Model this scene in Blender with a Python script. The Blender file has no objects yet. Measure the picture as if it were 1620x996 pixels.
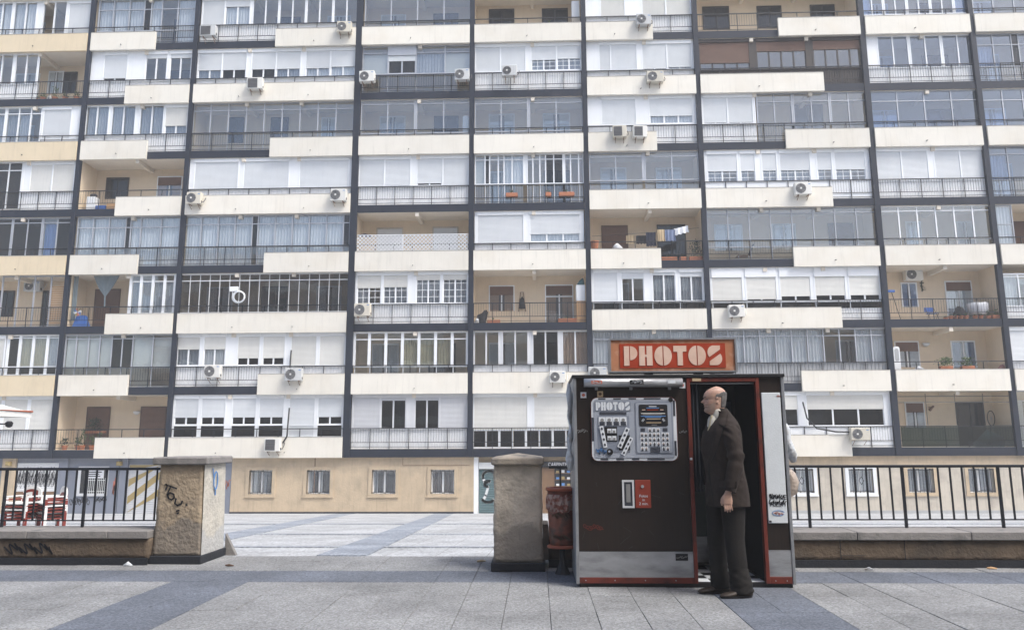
import bpy, math, random
from mathutils import Vector, Matrix, noise
from mathutils.bvhtree import BVHTree
rnd = random.Random(7)
sc = bpy.context.scene
col = sc.collection

# ------------------------------------------------------------------ camera
cam_d = bpy.data.cameras.new('camera')
cam = bpy.data.objects.new('camera', cam_d); col.objects.link(cam); sc.camera = cam
cam_d.sensor_fit = 'HORIZONTAL'; cam_d.sensor_width = 36.0; cam_d.lens = 26.387
cam_d.clip_start = 0.05; cam_d.clip_end = 1500
EYE = 1.30
_r = Vector((0.99942788, 0.03362924, -0.00360396)); _u = Vector((0.00907239, -0.16390908, 0.98643373)); _f = Vector((-0.03258229, 0.98590207, 0.1641204))
M = Matrix((( _r.x, _u.x, -_f.x, 0), (_r.y, _u.y, -_f.y, 0), (_r.z, _u.z, -_f.z, EYE), (0, 0, 0, 1)))
cam.matrix_world = M

# ------------------------------------------------------------------ sky, sun, exposure
SUN_EL, SUN_AZ = math.radians(54), math.radians(122)       # azimuth clockwise from +y (the way the camera looks)
w = bpy.data.worlds.new('World'); sc.world = w; w.use_nodes = True
nt = w.node_tree; nt.nodes.clear()
sky = nt.nodes.new('ShaderNodeTexSky'); sky.sky_type = 'NISHITA'; sky.sun_disc = False
sky.sun_elevation = SUN_EL; sky.sun_rotation = SUN_AZ
sky.air_density = 1.0; sky.dust_density = 4.0; sky.ozone_density = 0.9
bg = nt.nodes.new('ShaderNodeBackground'); bg.inputs['Strength'].default_value = 0.12
wo = nt.nodes.new('ShaderNodeOutputWorld')
nt.links.new(sky.outputs[0], bg.inputs[0]); nt.links.new(bg.outputs[0], wo.inputs[0])
sun_d = bpy.data.lights.new('sun', 'SUN'); sun = bpy.data.objects.new('sun', sun_d); col.objects.link(sun)
sun_d.energy = 1.4; sun_d.angle = math.radians(25); sun_d.color = (0.985, 1.0, 0.965)
_sd = Vector((math.sin(SUN_AZ) * math.cos(SUN_EL), math.cos(SUN_AZ) * math.cos(SUN_EL), math.sin(SUN_EL)))
sun.rotation_euler = _sd.to_track_quat('Z', 'Y').to_euler(); sun.location = _sd * 60
sc.view_settings.view_transform = 'Standard'; sc.view_settings.look = 'None'
sc.view_settings.gamma = 1.0; sc.view_settings.use_curve_mapping = False
sc.view_settings.exposure = 1.12
sc.render.engine = 'CYCLES'
sc.cycles.use_denoising = True
sc.cycles.max_bounces = 8; sc.cycles.diffuse_bounces = 4; sc.cycles.transparent_max_bounces = 16
sc.cycles.caustics_reflective = False; sc.cycles.caustics_refractive = False

# ------------------------------------------------------------------ materials
MATS = {}
def mat(name, c, rough=0.6, var=0.08, scale=3.0, bump=0.0, bscale=60.0, metal=0.0, spec=0.4, streak=0.0, rand=0.0, grime=0.0, c2=None, c2amt=(0.45, 0.62), c2scale=3.0, stretch=(1, 1, 1), sheen=0):
    m = bpy.data.materials.new(name); m.use_nodes = True; MATS[name] = m
    n, l = m.node_tree.nodes, m.node_tree.links
    b = n['Principled BSDF']
    b.inputs['Roughness'].default_value = rough; b.inputs['Metallic'].default_value = metal
    b.inputs['Specular IOR Level'].default_value = spec
    geo = n.new('ShaderNodeNewGeometry')
    pos = geo.outputs['Position']
    if stretch != (1, 1, 1):
        mp = n.new('ShaderNodeMapping'); mp.inputs['Scale'].default_value = stretch; l.new(pos, mp.inputs[0]); pos = mp.outputs[0]
    tn = n.new('ShaderNodeTexNoise'); tn.inputs['Scale'].default_value = scale; tn.inputs['Detail'].default_value = 6; tn.inputs['Roughness'].default_value = 0.65
    l.new(pos, tn.inputs['Vector'])
    mr = n.new('ShaderNodeMapRange'); mr.inputs[1].default_value = 0.25; mr.inputs[2].default_value = 0.75
    mr.inputs[3].default_value = 1 - var; mr.inputs[4].default_value = 1 + var
    l.new(tn.outputs[0], mr.inputs[0])
    base = n.new('ShaderNodeRGB'); base.outputs[0].default_value = (*c, 1); cs = base.outputs[0]
    if c2 is not None:
        t2 = n.new('ShaderNodeTexNoise'); t2.inputs['Scale'].default_value = c2scale; t2.inputs['Detail'].default_value = 5
        l.new(pos, t2.inputs['Vector'])
        r2 = n.new('ShaderNodeMapRange'); r2.inputs[1].default_value = c2amt[0]; r2.inputs[2].default_value = c2amt[1]
        l.new(t2.outputs[0], r2.inputs[0])
        mx2 = n.new('ShaderNodeMixRGB'); mx2.inputs[2].default_value = (*c2, 1)
        l.new(r2.outputs[0], mx2.inputs[0]); l.new(cs, mx2.inputs[1]); cs = mx2.outputs[0]
    vm = n.new('ShaderNodeVectorMath'); vm.operation = 'SCALE'
    l.new(cs, vm.inputs[0]); l.new(mr.outputs[0], vm.inputs['Scale']); cs = vm.outputs[0]
    if streak:
        mp = n.new('ShaderNodeMapping'); mp.inputs['Scale'].default_value = (5.5, 5.5, 0.35); l.new(geo.outputs['Position'], mp.inputs[0])
        t3 = n.new('ShaderNodeTexNoise'); t3.inputs['Scale'].default_value = 1.6; t3.inputs['Detail'].default_value = 7; t3.inputs['Roughness'].default_value = 0.7
        l.new(mp.outputs[0], t3.inputs['Vector'])
        r3 = n.new('ShaderNodeMapRange'); r3.inputs[1].default_value = 0.52; r3.inputs[2].default_value = 0.75; r3.inputs[3].default_value = 1; r3.inputs[4].default_value = 1 - streak
        l.new(t3.outputs[0], r3.inputs[0])
        v3 = n.new('ShaderNodeVectorMath'); v3.operation = 'SCALE'; l.new(cs, v3.inputs[0]); l.new(r3.outputs[0], v3.inputs['Scale']); cs = v3.outputs[0]
    if rand:
        oi = n.new('ShaderNodeObjectInfo')
        r4 = n.new('ShaderNodeMapRange'); r4.inputs[3].default_value = 1 - rand; r4.inputs[4].default_value = 1 + rand
        l.new(oi.outputs['Random'], r4.inputs[0])
        v4 = n.new('ShaderNodeVectorMath'); v4.operation = 'SCALE'; l.new(cs, v4.inputs[0]); l.new(r4.outputs[0], v4.inputs['Scale']); cs = v4.outputs[0]
    l.new(cs, b.inputs['Base Color'])
    if bump:
        tb = n.new('ShaderNodeTexNoise'); tb.inputs['Scale'].default_value = bscale; tb.inputs['Detail'].default_value = 4
        l.new(pos, tb.inputs['Vector'])
        bp = n.new('ShaderNodeBump'); bp.inputs['Strength'].default_value = bump; bp.inputs['Distance'].default_value = 0.02
        l.new(tb.outputs[0], bp.inputs['Height']); l.new(bp.outputs[0], b.inputs['Normal'])
    return m
def glass(name, tint, ior=1.5, rough=0.02, extra=0.0):
    m = bpy.data.materials.new(name); m.use_nodes = True; MATS[name] = m
    n, l = m.node_tree.nodes, m.node_tree.links; n.clear()
    tr = n.new('ShaderNodeBsdfTransparent'); tr.inputs[0].default_value = (*tint, 1)
    gl = n.new('ShaderNodeBsdfGlossy'); gl.inputs['Roughness'].default_value = rough; gl.inputs[0].default_value = (0.9, 0.93, 0.96, 1)
    geo = n.new('ShaderNodeNewGeometry'); tn = n.new('ShaderNodeTexNoise'); tn.inputs['Scale'].default_value = 0.9
    l.new(geo.outputs['Position'], tn.inputs['Vector'])
    bp = n.new('ShaderNodeBump'); bp.inputs['Strength'].default_value = 0.25; bp.inputs['Distance'].default_value = 0.02
    l.new(tn.outputs[0], bp.inputs['Height']); l.new(bp.outputs[0], gl.inputs['Normal'])
    lw = n.new('ShaderNodeLayerWeight'); lw.inputs[0].default_value = 0.5
    pw = n.new('ShaderNodeMath'); pw.operation = 'POWER'; pw.inputs[1].default_value = 4.0; l.new(lw.outputs['Facing'], pw.inputs[0])
    ad = n.new('ShaderNodeMath'); ad.operation = 'MULTIPLY_ADD'; ad.inputs[1].default_value = 0.85; ad.inputs[2].default_value = 0.04 + extra; l.new(pw.outputs[0], ad.inputs[0])
    mx = n.new('ShaderNodeMixShader'); o = n.new('ShaderNodeOutputMaterial')
    l.new(ad.outputs[0], mx.inputs[0]); l.new(tr.outputs[0], mx.inputs[1]); l.new(gl.outputs[0], mx.inputs[2]); l.new(mx.outputs[0], o.inputs[0])
    return m
mat('navy', (0.009, 0.014, 0.028), 0.55, 0.2, 2, spec=0.3)
mat('cream', (0.76, 0.725, 0.645), 0.8, 0.05, 0.9, 0.15, 40, streak=0.12, rand=0.05, c2=(0.72, 0.675, 0.585), c2amt=(.48, .72), c2scale=0.8)
mat('ochre', (0.68, 0.57, 0.40), 0.8, 0.06, 1.2, 0.15, 40, streak=0.14)
mat('plaster', (0.70, 0.58, 0.43), 0.85, 0.07, 1.5, 0.1, 30, streak=0.08)
mat('plaster_pale', (0.56, 0.51, 0.43), 0.85, 0.12, 1.5, 0.3, 20, streak=0.25, c2=(.46, .41, .35), c2amt=(.5, .72), c2scale=2)
mat('plaster_ground', (0.54, 0.43, 0.30), 0.85, 0.12, 1.5, 0.4, 14, streak=0.22, c2=(.46, .37, .26), c2amt=(.48, .7), c2scale=1.7)
mat('soffit', (0.70, 0.64, 0.55), 0.85, 0.06, 2)
mat('white', (0.82, 0.84, 0.86), 0.45, 0.03, 2, streak=0.05, rand=0.02)
mat('alu', (0.42, 0.44, 0.48), 0.45, 0.06, 4, metal=0.15, rand=0.10)
mat('alu_pale', (0.62, 0.63, 0.65), 0.45, 0.05, 4, rand=0.05)
mat('thin_white', (0.70, 0.71, 0.72), 0.5, 0.05, 4)
mat('bronze', (0.035, 0.026, 0.022), 0.5, 0.1, 4)
mat('shutter', (0.66, 0.685, 0.705), 0.5, 0.04, 2, rand=0.05, streak=0.05)
mat('shutter_cream', (0.68, 0.675, 0.64), 0.5, 0.05, 2, rand=0.06, streak=0.08)
mat('shutter_grey', (0.55, 0.56, 0.58), 0.5, 0.04, 2, rand=0.05, streak=0.08)
mat('shutter_brown', (0.15, 0.085, 0.06), 0.55, 0.1, 3, rand=0.1)
mat('blind', (0.66, 0.66, 0.62), 0.7, 0.05, 3, rand=0.08)
mat('sheet', (0.79, 0.80, 0.81), 0.6, 0.04, 2, streak=0.10, rand=0.05)
mat('sheet_grey', (0.42, 0.43, 0.44), 0.6, 0.08, 2, streak=0.16)
mat('lace', (0.76, 0.77, 0.79), 0.9, 0.06, 9, rand=0.08)
mat('curtain_grey', (0.36, 0.38, 0.42), 0.9, 0.12, 9, rand=0.15)
mat('curtain_gold', (0.40, 0.36, 0.24), 0.9, 0.12, 6, rand=0.1)
mat('curtain_tan', (0.36, 0.24, 0.17), 0.9, 0.1, 6)
mat('curtain_blue', (0.07, 0.14, 0.36), 0.9, 0.1, 6)
mat('room', (0.05, 0.05, 0.055), 0.9, 0.2, 2)
mat('rail', (0.012, 0.014, 0.020), 0.5, 0.2, 5, spec=0.4)
mat('wood_dark', (0.10, 0.055, 0.035), 0.6, 0.15, 3, stretch=(1, 1, 0.2), rand=0.1)
mat('wood_pine', (0.50, 0.30, 0.15), 0.6, 0.15, 6)
mat('terracotta', (0.42, 0.16, 0.08), 0.8, 0.12, 8, rand=0.1)
mat('leaf', (0.07, 0.11, 0.035), 0.6, 0.4, 14, rand=0.2)
mat('leaf_dark', (0.03, 0.05, 0.025), 0.6, 0.4, 14)
mat('ac_white', (0.72, 0.71, 0.67), 0.5, 0.04, 4, rand=0.06, streak=0.06)
mat('ac_cream', (0.62, 0.58, 0.49), 0.55, 0.08, 4, rand=0.08, streak=0.15)
mat('ac_grey', (0.52, 0.53, 0.53), 0.5, 0.08, 4, rand=0.08, streak=0.15)
mat('coping_dirty', (0.36, 0.34, 0.31), 0.85, 0.25, 2.5)
mat('ac_dark', (0.06, 0.06, 0.065), 0.6, 0.1, 4)
mat('ac_grille', (0.22, 0.22, 0.22), 0.6, 0.1, 4)
mat('rust', (0.20, 0.12, 0.08), 0.8, 0.2, 8)
mat('shop_blue', (0.20, 0.22, 0.27), 0.7, 0.08, 2, streak=0.12)
mat('shop_wood', (0.20, 0.115, 0.06), 0.6, 0.15, 3)
mat('black', (0.012, 0.012, 0.014), 0.5, 0.1, 3)
mat('ink', (0.015, 0.015, 0.02), 0.7, 0.1, 3)
mat('yellow', (0.36, 0.27, 0.11), 0.6, 0.08, 3)
mat('shut_teal', (0.09, 0.15, 0.16), 0.5, 0.12, 3)
mat('graf_white', (0.68, 0.70, 0.70), 0.7, 0.06, 6)
mat('graf_blue', (0.10, 0.24, 0.52), 0.7, 0.15, 10)
mat('graf_red', (0.55, 0.16, 0.10), 0.7, 0.15, 10)
mat('cloth_check', (0.17, 0.21, 0.32), 0.9, 0.3, 40)
mat('cloth_navy', (0.03, 0.035, 0.06), 0.9, 0.1, 9)
mat('cloth_white', (0.72, 0.73, 0.76), 0.9, 0.05, 9)
mat('cloth_tan', (0.52, 0.40, 0.25), 0.9, 0.08, 9)
mat('cloth_black', (0.02, 0.02, 0.023), 0.9, 0.1, 9)
mat('blue_plastic', (0.04, 0.13, 0.42), 0.45, 0.06, 5)
mat('teal_tarp', (0.04, 0.12, 0.14), 0.7, 0.15, 6)
mat('drape', (0.16, 0.20, 0.22), 0.9, 0.1, 9)
mat('red_plastic', (0.19, 0.028, 0.020), 0.45, 0.08, 5)
mat('white_plastic', (0.72, 0.72, 0.71), 0.45, 0.05, 5)
glass('glass', (0.92, 0.94, 0.95), 1.45, extra=0.065)
glass('glass_mid', (0.66, 0.67, 0.68), 1.45, extra=0.04)  # milder tint for the shade of the rooms behind
glass('glass_dark', (0.42, 0.43, 0.45), 1.45, extra=0.0)  # tint puts the shade of unlit rooms into the glass
glass('glass_blue', (0.75, 0.82, 0.92), 1.5, extra=0.06)

# ------------------------------------------------------------------ mesh helpers
class MB:
    def __init__(s): s.v = []; s.f = []; s.mi = []
    def add(s, vs, fs, m=0):
        o = len(s.v); s.v += [tuple(p) for p in vs]; s.f += [tuple(i + o for i in f) for f in fs]; s.mi += [m] * len(fs); return s
    def box(s, x0, x1, y0, y1, z0, z1, m=0):
        return s.add([(x0, y0, z0), (x1, y0, z0), (x1, y1, z0), (x0, y1, z0), (x0, y0, z1), (x1, y0, z1), (x1, y1, z1), (x0, y1, z1)],
                     [(0, 3, 2, 1), (4, 5, 6, 7), (0, 1, 5, 4), (1, 2, 6, 5), (2, 3, 7, 6), (3, 0, 4, 7)], m)
    def cbox(s, x0, x1, y0, y1, z0, z1, c=0.01, m=0):          # box with chamfered edges
        vs = []; 
        for z, ins in ((z0, c), (z0 + c, 0), (z1 - c, 0), (z1, c)):
            X0, X1, Y0, Y1 = x0 + ins, x1 - ins, y0 + ins, y1 - ins
            k = c if ins == 0 else c * 0.5
            vs += [(X0 + k, Y0, z), (X1 - k, Y0, z), (X1, Y0 + k, z), (X1, Y1 - k, z), (X1 - k, Y1, z), (X0 + k, Y1, z), (X0, Y1 - k, z), (X0, Y0 + k, z)]
        fs = [tuple(range(7, -1, -1)), tuple(range(24, 32))]
        for r in range(3):
            for i in range(8): fs.append((r * 8 + i, r * 8 + (i + 1) % 8, r * 8 + 8 + (i + 1) % 8, r * 8 + 8 + i))
        return s.add(vs, fs, m)
    def prism(s, pts, y0, y1, m=0):                             # polygon in (x, z) extruded along y
        n = len(pts); a = sum(pts[i][0] * pts[(i + 1) % n][1] - pts[(i + 1) % n][0] * pts[i][1] for i in range(n))
        if a < 0: pts = pts[::-1]
        vs = [(x, y0, z) for x, z in pts] + [(x, y1, z) for x, z in pts]
        fs = [tuple(range(n)), tuple(range(2 * n - 1, n - 1, -1))] + [(i, i + n, (i + 1) % n + n, (i + 1) % n) for i in range(n)]
        return s.add(vs, fs, m)
    def bar(s, a, b, r, n=6, r2=None, m=0, caps=True):
        a, b = Vector(a), Vector(b); d = (b - a)
        if d.length < 1e-6: return s
        q = d.to_track_quat('Z', 'Y'); r2 = r if r2 is None else r2; vs = []
        for p, rr in ((a, r), (b, r2)):
            for i in range(n):
                t = 2 * math.pi * i / n; vs.append(p + q @ Vector((rr * math.cos(t), rr * math.sin(t), 0)))
        fs = [(i, (i + 1) % n, n + (i + 1) % n, n + i) for i in range(n)]
        if caps: fs += [tuple(range(n - 1, -1, -1)), tuple(range(n, 2 * n))]
        return s.add(vs, fs, m)
    def loft(s, rings, m=0, caps=True):
        n = len(rings[0]); vs = [p for r in rings for p in r]; fs = []
        for k in range(len(rings) - 1):
            for i in range(n): fs.append((k * n + i, k * n + (i + 1) % n, (k + 1) * n + (i + 1) % n, (k + 1) * n + i))
        if caps: fs += [tuple(range(n - 1, -1, -1)), tuple(range((len(rings) - 1) * n, len(rings) * n))]
        return s.add(vs, fs, m)
    def tube(s, pts, rad, n=8, m=0, sy=1.0):                     # smooth tube through points; rad a number or a list
        pts = [Vector(p) for p in pts]; k = len(pts); rad = [rad] * k if not hasattr(rad, '__len__') else rad; rings = []
        for i, p in enumerate(pts):
            d = (pts[min(i + 1, k - 1)] - pts[max(i - 1, 0)]).normalized()
            e1 = d.cross(Vector((0, 1, 0.01))); e1 = e1.normalized() if e1.length > 0.2 else d.cross(Vector((1, 0, 0))).normalized()
            e2 = d.cross(e1)
            rings.append([p + rad[i] * (math.cos(2 * math.pi * j / n) * e1 + sy * math.sin(2 * math.pi * j / n) * e2) for j in range(n)])
        return s.loft(rings, m)
    def lathe(s, prof, c=(0, 0, 0), n=16, m=0):
        rings = [[(c[0] + r * math.cos(2 * math.pi * i / n), c[1] + r * math.sin(2 * math.pi * i / n), c[2] + z) for i in range(n)] for r, z in prof]
        return s.loft(rings, m)
    def disc(s, cx, cz, r, y0, y1, n=20, m=0): return s.prism([(cx + r * math.cos(2 * math.pi * i / n), cz + r * math.sin(2 * math.pi * i / n)) for i in range(n)], y0, y1, m)
    def stroke(s, pts, wd, y0, y1, m=0):                          # flat ribbon along a polyline in (x, z)
        for (x0, z0), (x1, z1) in zip(pts, pts[1:]):
            d = math.hypot(x1 - x0, z1 - z0) or 1e-6; nx, nz = -(z1 - z0) / d * wd / 2, (x1 - x0) / d * wd / 2
            ex, ez = (x1 - x0) / d * wd * 0.3, (z1 - z0) / d * wd * 0.3
            s.prism([(x0 - ex + nx, z0 - ez + nz), (x1 + ex + nx, z1 + ez + nz), (x1 + ex - nx, z1 + ez - nz), (x0 - ex - nx, z0 - ez - nz)], y0, y1, m)
        return s
    def mesh(s, name, mats, smooth=False):
        me = bpy.data.meshes.new(name); me.from_pydata(s.v, [], s.f); me.update()
        if isinstance(mats, str): mats = [mats]
        for k in mats: me.materials.append(MATS[k])
        if any(s.mi): me.polygons.foreach_set('material_index', s.mi)
        if smooth: me.polygons.foreach_set('use_smooth', [True] * len(me.polygons))
        return me
    def build(s, name, mats, parent=None, smooth=False, local=False):
        return put(name, s.mesh(name, mats, smooth), parent, local=local)
WP = {}                                                             # where each object's own origin is in the world (translations only)
def put(name, me, parent=None, loc=None, scale=None, local=False):
    o = bpy.data.objects.new(name, me); col.objects.link(o)
    base = WP.get(parent.name, Vector((0, 0, 0))) if parent else Vector((0, 0, 0))
    if parent: o.parent = parent
    world = Vector(loc) if loc is not None else (base.copy() if local else Vector((0, 0, 0)))
    o.location = world - base; WP[o.name] = world
    if scale: o.scale = scale
    return o
def tag(o, label=None, cat=None, group=None, kind=None):
    for k, v in (('label', label), ('category', cat), ('group', group), ('kind', kind)):
        if v: o[k] = v
    return o
def thing(name, loc, label, cat, group=None):
    o = bpy.data.objects.new(name, None); col.objects.link(o); o.location = loc; WP[o.name] = Vector(loc); o.empty_display_size = 0.2
    return tag(o, label, cat, group)
def place(name, mb, mats, label, cat, group=None, smooth=False):
    return tag(mb.build(name, mats, None, smooth), label, cat, group)
def unit(name, matname):
    b = MB().box(-.5, .5, -.5, .5, -.5, .5); return b.mesh(name, matname)
def text_mesh(s, size, matname, y=0.0, x=0.0, z=0.0, depth=0.002, align='LEFT', sx=1.0):
    cu = bpy.data.curves.new('lettering', 'FONT'); cu.body = s; cu.size = size; cu.extrude = depth / 2; cu.align_x = align; cu.resolution_u = 3
    o = bpy.data.objects.new('lettering', cu); col.objects.link(o)
    dg = bpy.context.evaluated_depsgraph_get(); me = bpy.data.meshes.new_from_object(o.evaluated_get(dg))
    bpy.data.objects.remove(o)
    me.transform(Matrix.Translation((x, y, z)) @ Matrix.Rotation(math.radians(90), 4, 'X') @ Matrix.Diagonal((sx, 1, 1, 1)))
    me.materials.clear(); me.materials.append(MATS[matname]); return me

# ------------------------------------------------------------------ the ground
D = 33.506; Z0 = 0.933; FH = 2.8; ZB = -1.87; YS = 8.85; SL = ZB / (D + .4 - YS)
def slope_z(y): return 0.0 if y < YS else max(ZB, SL * (y - YS))
def paving(name, c1, c2, scale, var, joint=None):
    m = mat(name, c1, 0.85, var, 1.7, 0.35, 130, c2=c2, c2amt=(0.42, 0.60), c2scale=scale, rand=0.07)
    n, l = m.node_tree.nodes, m.node_tree.links; b = n['Principled BSDF']; src = b.inputs['Base Color'].links[0].from_socket
    geo = n.new('ShaderNodeNewGeometry'); vo = n.new('ShaderNodeTexVoronoi'); vo.inputs['Scale'].default_value = scale * 1.15; l.new(geo.outputs['Position'], vo.inputs['Vector'])
    mr = n.new('ShaderNodeMapRange'); mr.inputs[3].default_value = 0.72; mr.inputs[4].default_value = 1.28; sp = n.new('ShaderNodeSeparateXYZ'); l.new(vo.outputs['Color'], sp.inputs[0]); l.new(sp.outputs[0], mr.inputs[0])
    v5 = n.new('ShaderNodeVectorMath'); v5.operation = 'SCALE'; l.new(src, v5.inputs[0]); l.new(mr.outputs[0], v5.inputs['Scale'])
    # worn, dirty patches and old chewing-gum spots
    t5 = n.new('ShaderNodeTexNoise'); t5.inputs['Scale'].default_value = 0.8; t5.inputs['Detail'].default_value = 8; t5.inputs['Roughness'].default_value = .7; l.new(geo.outputs['Position'], t5.inputs['Vector'])
    r5 = n.new('ShaderNodeMapRange'); r5.inputs[1].default_value = .42; r5.inputs[2].default_value = .68; r5.inputs[3].default_value = 1.08; r5.inputs[4].default_value = .72; l.new(t5.outputs[0], r5.inputs[0])
    v6 = n.new('ShaderNodeVectorMath'); v6.operation = 'SCALE'; l.new(v5.outputs[0], v6.inputs[0]); l.new(r5.outputs[0], v6.inputs['Scale'])
    vg = n.new('ShaderNodeTexVoronoi'); vg.inputs['Scale'].default_value = 2.3; l.new(geo.outputs['Position'], vg.inputs['Vector'])
    rg_ = n.new('ShaderNodeMapRange'); rg_.inputs[1].default_value = .035; rg_.inputs[2].default_value = .06; rg_.inputs[3].default_value = .6; rg_.inputs[4].default_value = 1; l.new(vg.outputs['Distance'], rg_.inputs[0])
    v7 = n.new('ShaderNodeVectorMath'); v7.operation = 'SCALE'; l.new(v6.outputs[0], v7.inputs[0]); l.new(rg_.outputs[0], v7.inputs['Scale']); l.new(v7.outputs[0], b.inputs['Base Color'])
    if joint:
        n, l = m.node_tree.nodes, m.node_tree.links; b = n['Principled BSDF']; src = b.inputs['Base Color'].links[0].from_socket
        geo = n.new('ShaderNodeNewGeometry'); br = n.new('ShaderNodeTexBrick')
        br.inputs['Color1'].default_value = br.inputs['Color2'].default_value = (1, 1, 1, 1); br.inputs['Mortar'].default_value = (0.66, 0.64, 0.62, 1)
        br.inputs['Scale'].default_value = 1.0; br.inputs['Mortar Size'].default_value = 0.006; br.inputs['Brick Width'].default_value = joint[0]; br.inputs['Row Height'].default_value = joint[1]; br.offset = 0.0
        l.new(geo.outputs['Position'], br.inputs['Vector'])
        mx = n.new('ShaderNodeMixRGB'); mx.blend_type = 'MULTIPLY'; mx.inputs[0].default_value = 1
        l.new(src, mx.inputs[1]); l.new(br.outputs[0], mx.inputs[2]); l.new(mx.outputs[0], b.inputs['Base Color'])
    return m
paving('pave_pebble', (0.212, 0.210, 0.207), (0.268, 0.276, 0.286), 60, 0.12)
paving('pave_grey', (0.112, 0.124, 0.150), (0.142, 0.157, 0.187), 60, 0.12)
paving('pave_far', (0.38, 0.388, 0.398), (0.44, 0.45, 0.465), 30, 0.12, (0.6, 0.6))
paving('pave_band', (0.26, 0.29, 0.335), (0.31, 0.335, 0.38), 30, 0.14)
paving('pave_strip', (0.31, 0.33, 0.36), (0.35, 0.37, 0.40), 30, 0.10)
mat('joint', (0.20, 0.195, 0.19), 0.95, 0.2, 6, 0.3, 80)
g = MB()
xs = [-160, -30, -8, 8, 30, 160]; ys = [-120, -6, 3.5, YS, D + 0.4, D + 40, 400]
def gz(y): return -0.012 if y < YS + .01 else max(ZB, SL * (y - YS))
gv = [(x, y, gz(y)) for y in ys for x in xs]; gf = []; gm = []
for j in range(len(ys) - 1):
    for i in range(len(xs) - 1):
        g.add([(xs[i], ys[j], gz(ys[j])), (xs[i + 1], ys[j], gz(ys[j])), (xs[i + 1], ys[j + 1], gz(ys[j + 1])), (xs[i], ys[j + 1], gz(ys[j + 1]))], [(0, 1, 2, 3)], 1 if ys[j] >= YS - .01 else (0 if (ys[j] >= 3.4 and abs(xs[i] + xs[i + 1]) < 20) else 2))
plaza = g.build('plaza_ground', ['joint', 'pave_far', 'pave_pebble']); tag(plaza, 'pale pebbled plaza sloping down to the apartment block', kind='structure')
# grey granite bands set into the far slope
def band(x0, x1, y0, x2, x3, y1, lift=0.008, m='pave_band'):
    a, b = slope_z(y0) + lift, slope_z(y1) + lift
    MB().add([(x0, y0, a), (x1, y0, a), (x3, y1, b), (x2, y1, b), (x0, y0, a - .03), (x1, y0, a - .03), (x3, y1, b - .03), (x2, y1, b - .03)], [(0, 1, 2, 3), (0, 4, 5, 1), (1, 5, 6, 2), (2, 6, 7, 3), (3, 7, 4, 0)]).build('paving_band', m, plaza)
band(-2.55, -1.98, YS + .03, -4.45, -3.65, D - .3)
band(-5.35, -4.75, 10.8, -8.75, -7.95, D - .3)
band(1.6, 2.2, YS + .03, 2.0, 2.6, D - .3)
for a, b in ((10.45, 10.7), (14.1, 14.5), (19.7, 20.4)): band(-28, 28, a, -28, 28, b, 0.004, 'pave_strip')
# slabs one by one in the foreground
tile_b = MB()
def tile_mesh(name, m):
    b = MB(); c = 0.006
    b.add([(-.5, -.5, -1), (.5, -.5, -1), (.5, .5, -1), (-.5, .5, -1), (-.5, -.5, -.12), (.5, -.5, -.12), (.5, .5, -.12), (-.5, .5, -.12),
           (-.5 + c, -.5 + c, 0), (.5 - c, -.5 + c, 0), (.5 - c, .5 - c, 0), (-.5 + c, .5 - c, 0)],
          [(8, 9, 10, 11), (0, 1, 5, 4), (1, 2, 6, 5), (2, 3, 7, 6), (3, 0, 4, 7), (4, 5, 9, 8), (5, 6, 10, 9), (6, 7, 11, 10), (7, 4, 8, 11)])
    return b.mesh(name, m)
TM = {k: tile_mesh('paving_slab', k) for k in ('pave_pebble', 'pave_grey')}
cx = [-3.46, -3.095, -2.73] + [-2.73 + 4.22 / 12 * i for i in range(1, 13)] + [1.855, 2.22]
while cx[0] > -7.3: cx.insert(0, cx[0] - .365)
while cx[-1] < 6.9: cx.append(cx[-1] + .365)
rows = [3.67, 4.27, 4.87, 5.47, 6.07, 6.67, 7.27, 7.87, 8.47, YS]
rest = MB(); nt_ = 0
for j in range(len(rows) - 1):
    for i in range(len(cx) - 1):
        x0, x1, y0, y1 = cx[i], cx[i + 1], rows[j], rows[j + 1]; mx_, my_ = (x0 + x1) / 2, (y0 + y1) / 2
        grey = (abs(mx_ + 3.095) < .36 or abs(mx_ - 1.855) < .36) and y1 < 7.9 or abs(my_ - 7.57) < .1
        dz = rnd.uniform(-.0025, .0025); gp = 0.003 + rnd.uniform(-.0015, .002)
        seen = y1 > 5.4 and abs(mx_) < 0.72 * my_ + .25 and not (y0 > 8 and (mx_ < -4.4 or mx_ > .2))
        if seen and nt_ < 300:
            put('paving_slab', TM['pave_grey' if grey else 'pave_pebble'], plaza, (mx_, my_, dz), (x1 - x0 - gp, y1 - y0 - gp, .03)); nt_ += 1
        else:
            rest.add([(x0 + gp / 2, y0 + gp / 2, dz), (x1 - gp / 2, y0 + gp / 2, dz), (x1 - gp / 2, y1 - gp / 2, dz), (x0 + gp / 2, y1 - gp / 2, dz)], [(0, 1, 2, 3)], 1 if grey else 0)
tag(rest.build('paving_slabs', ['pave_pebble', 'pave_grey'], plaza), kind='stuff')
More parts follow.
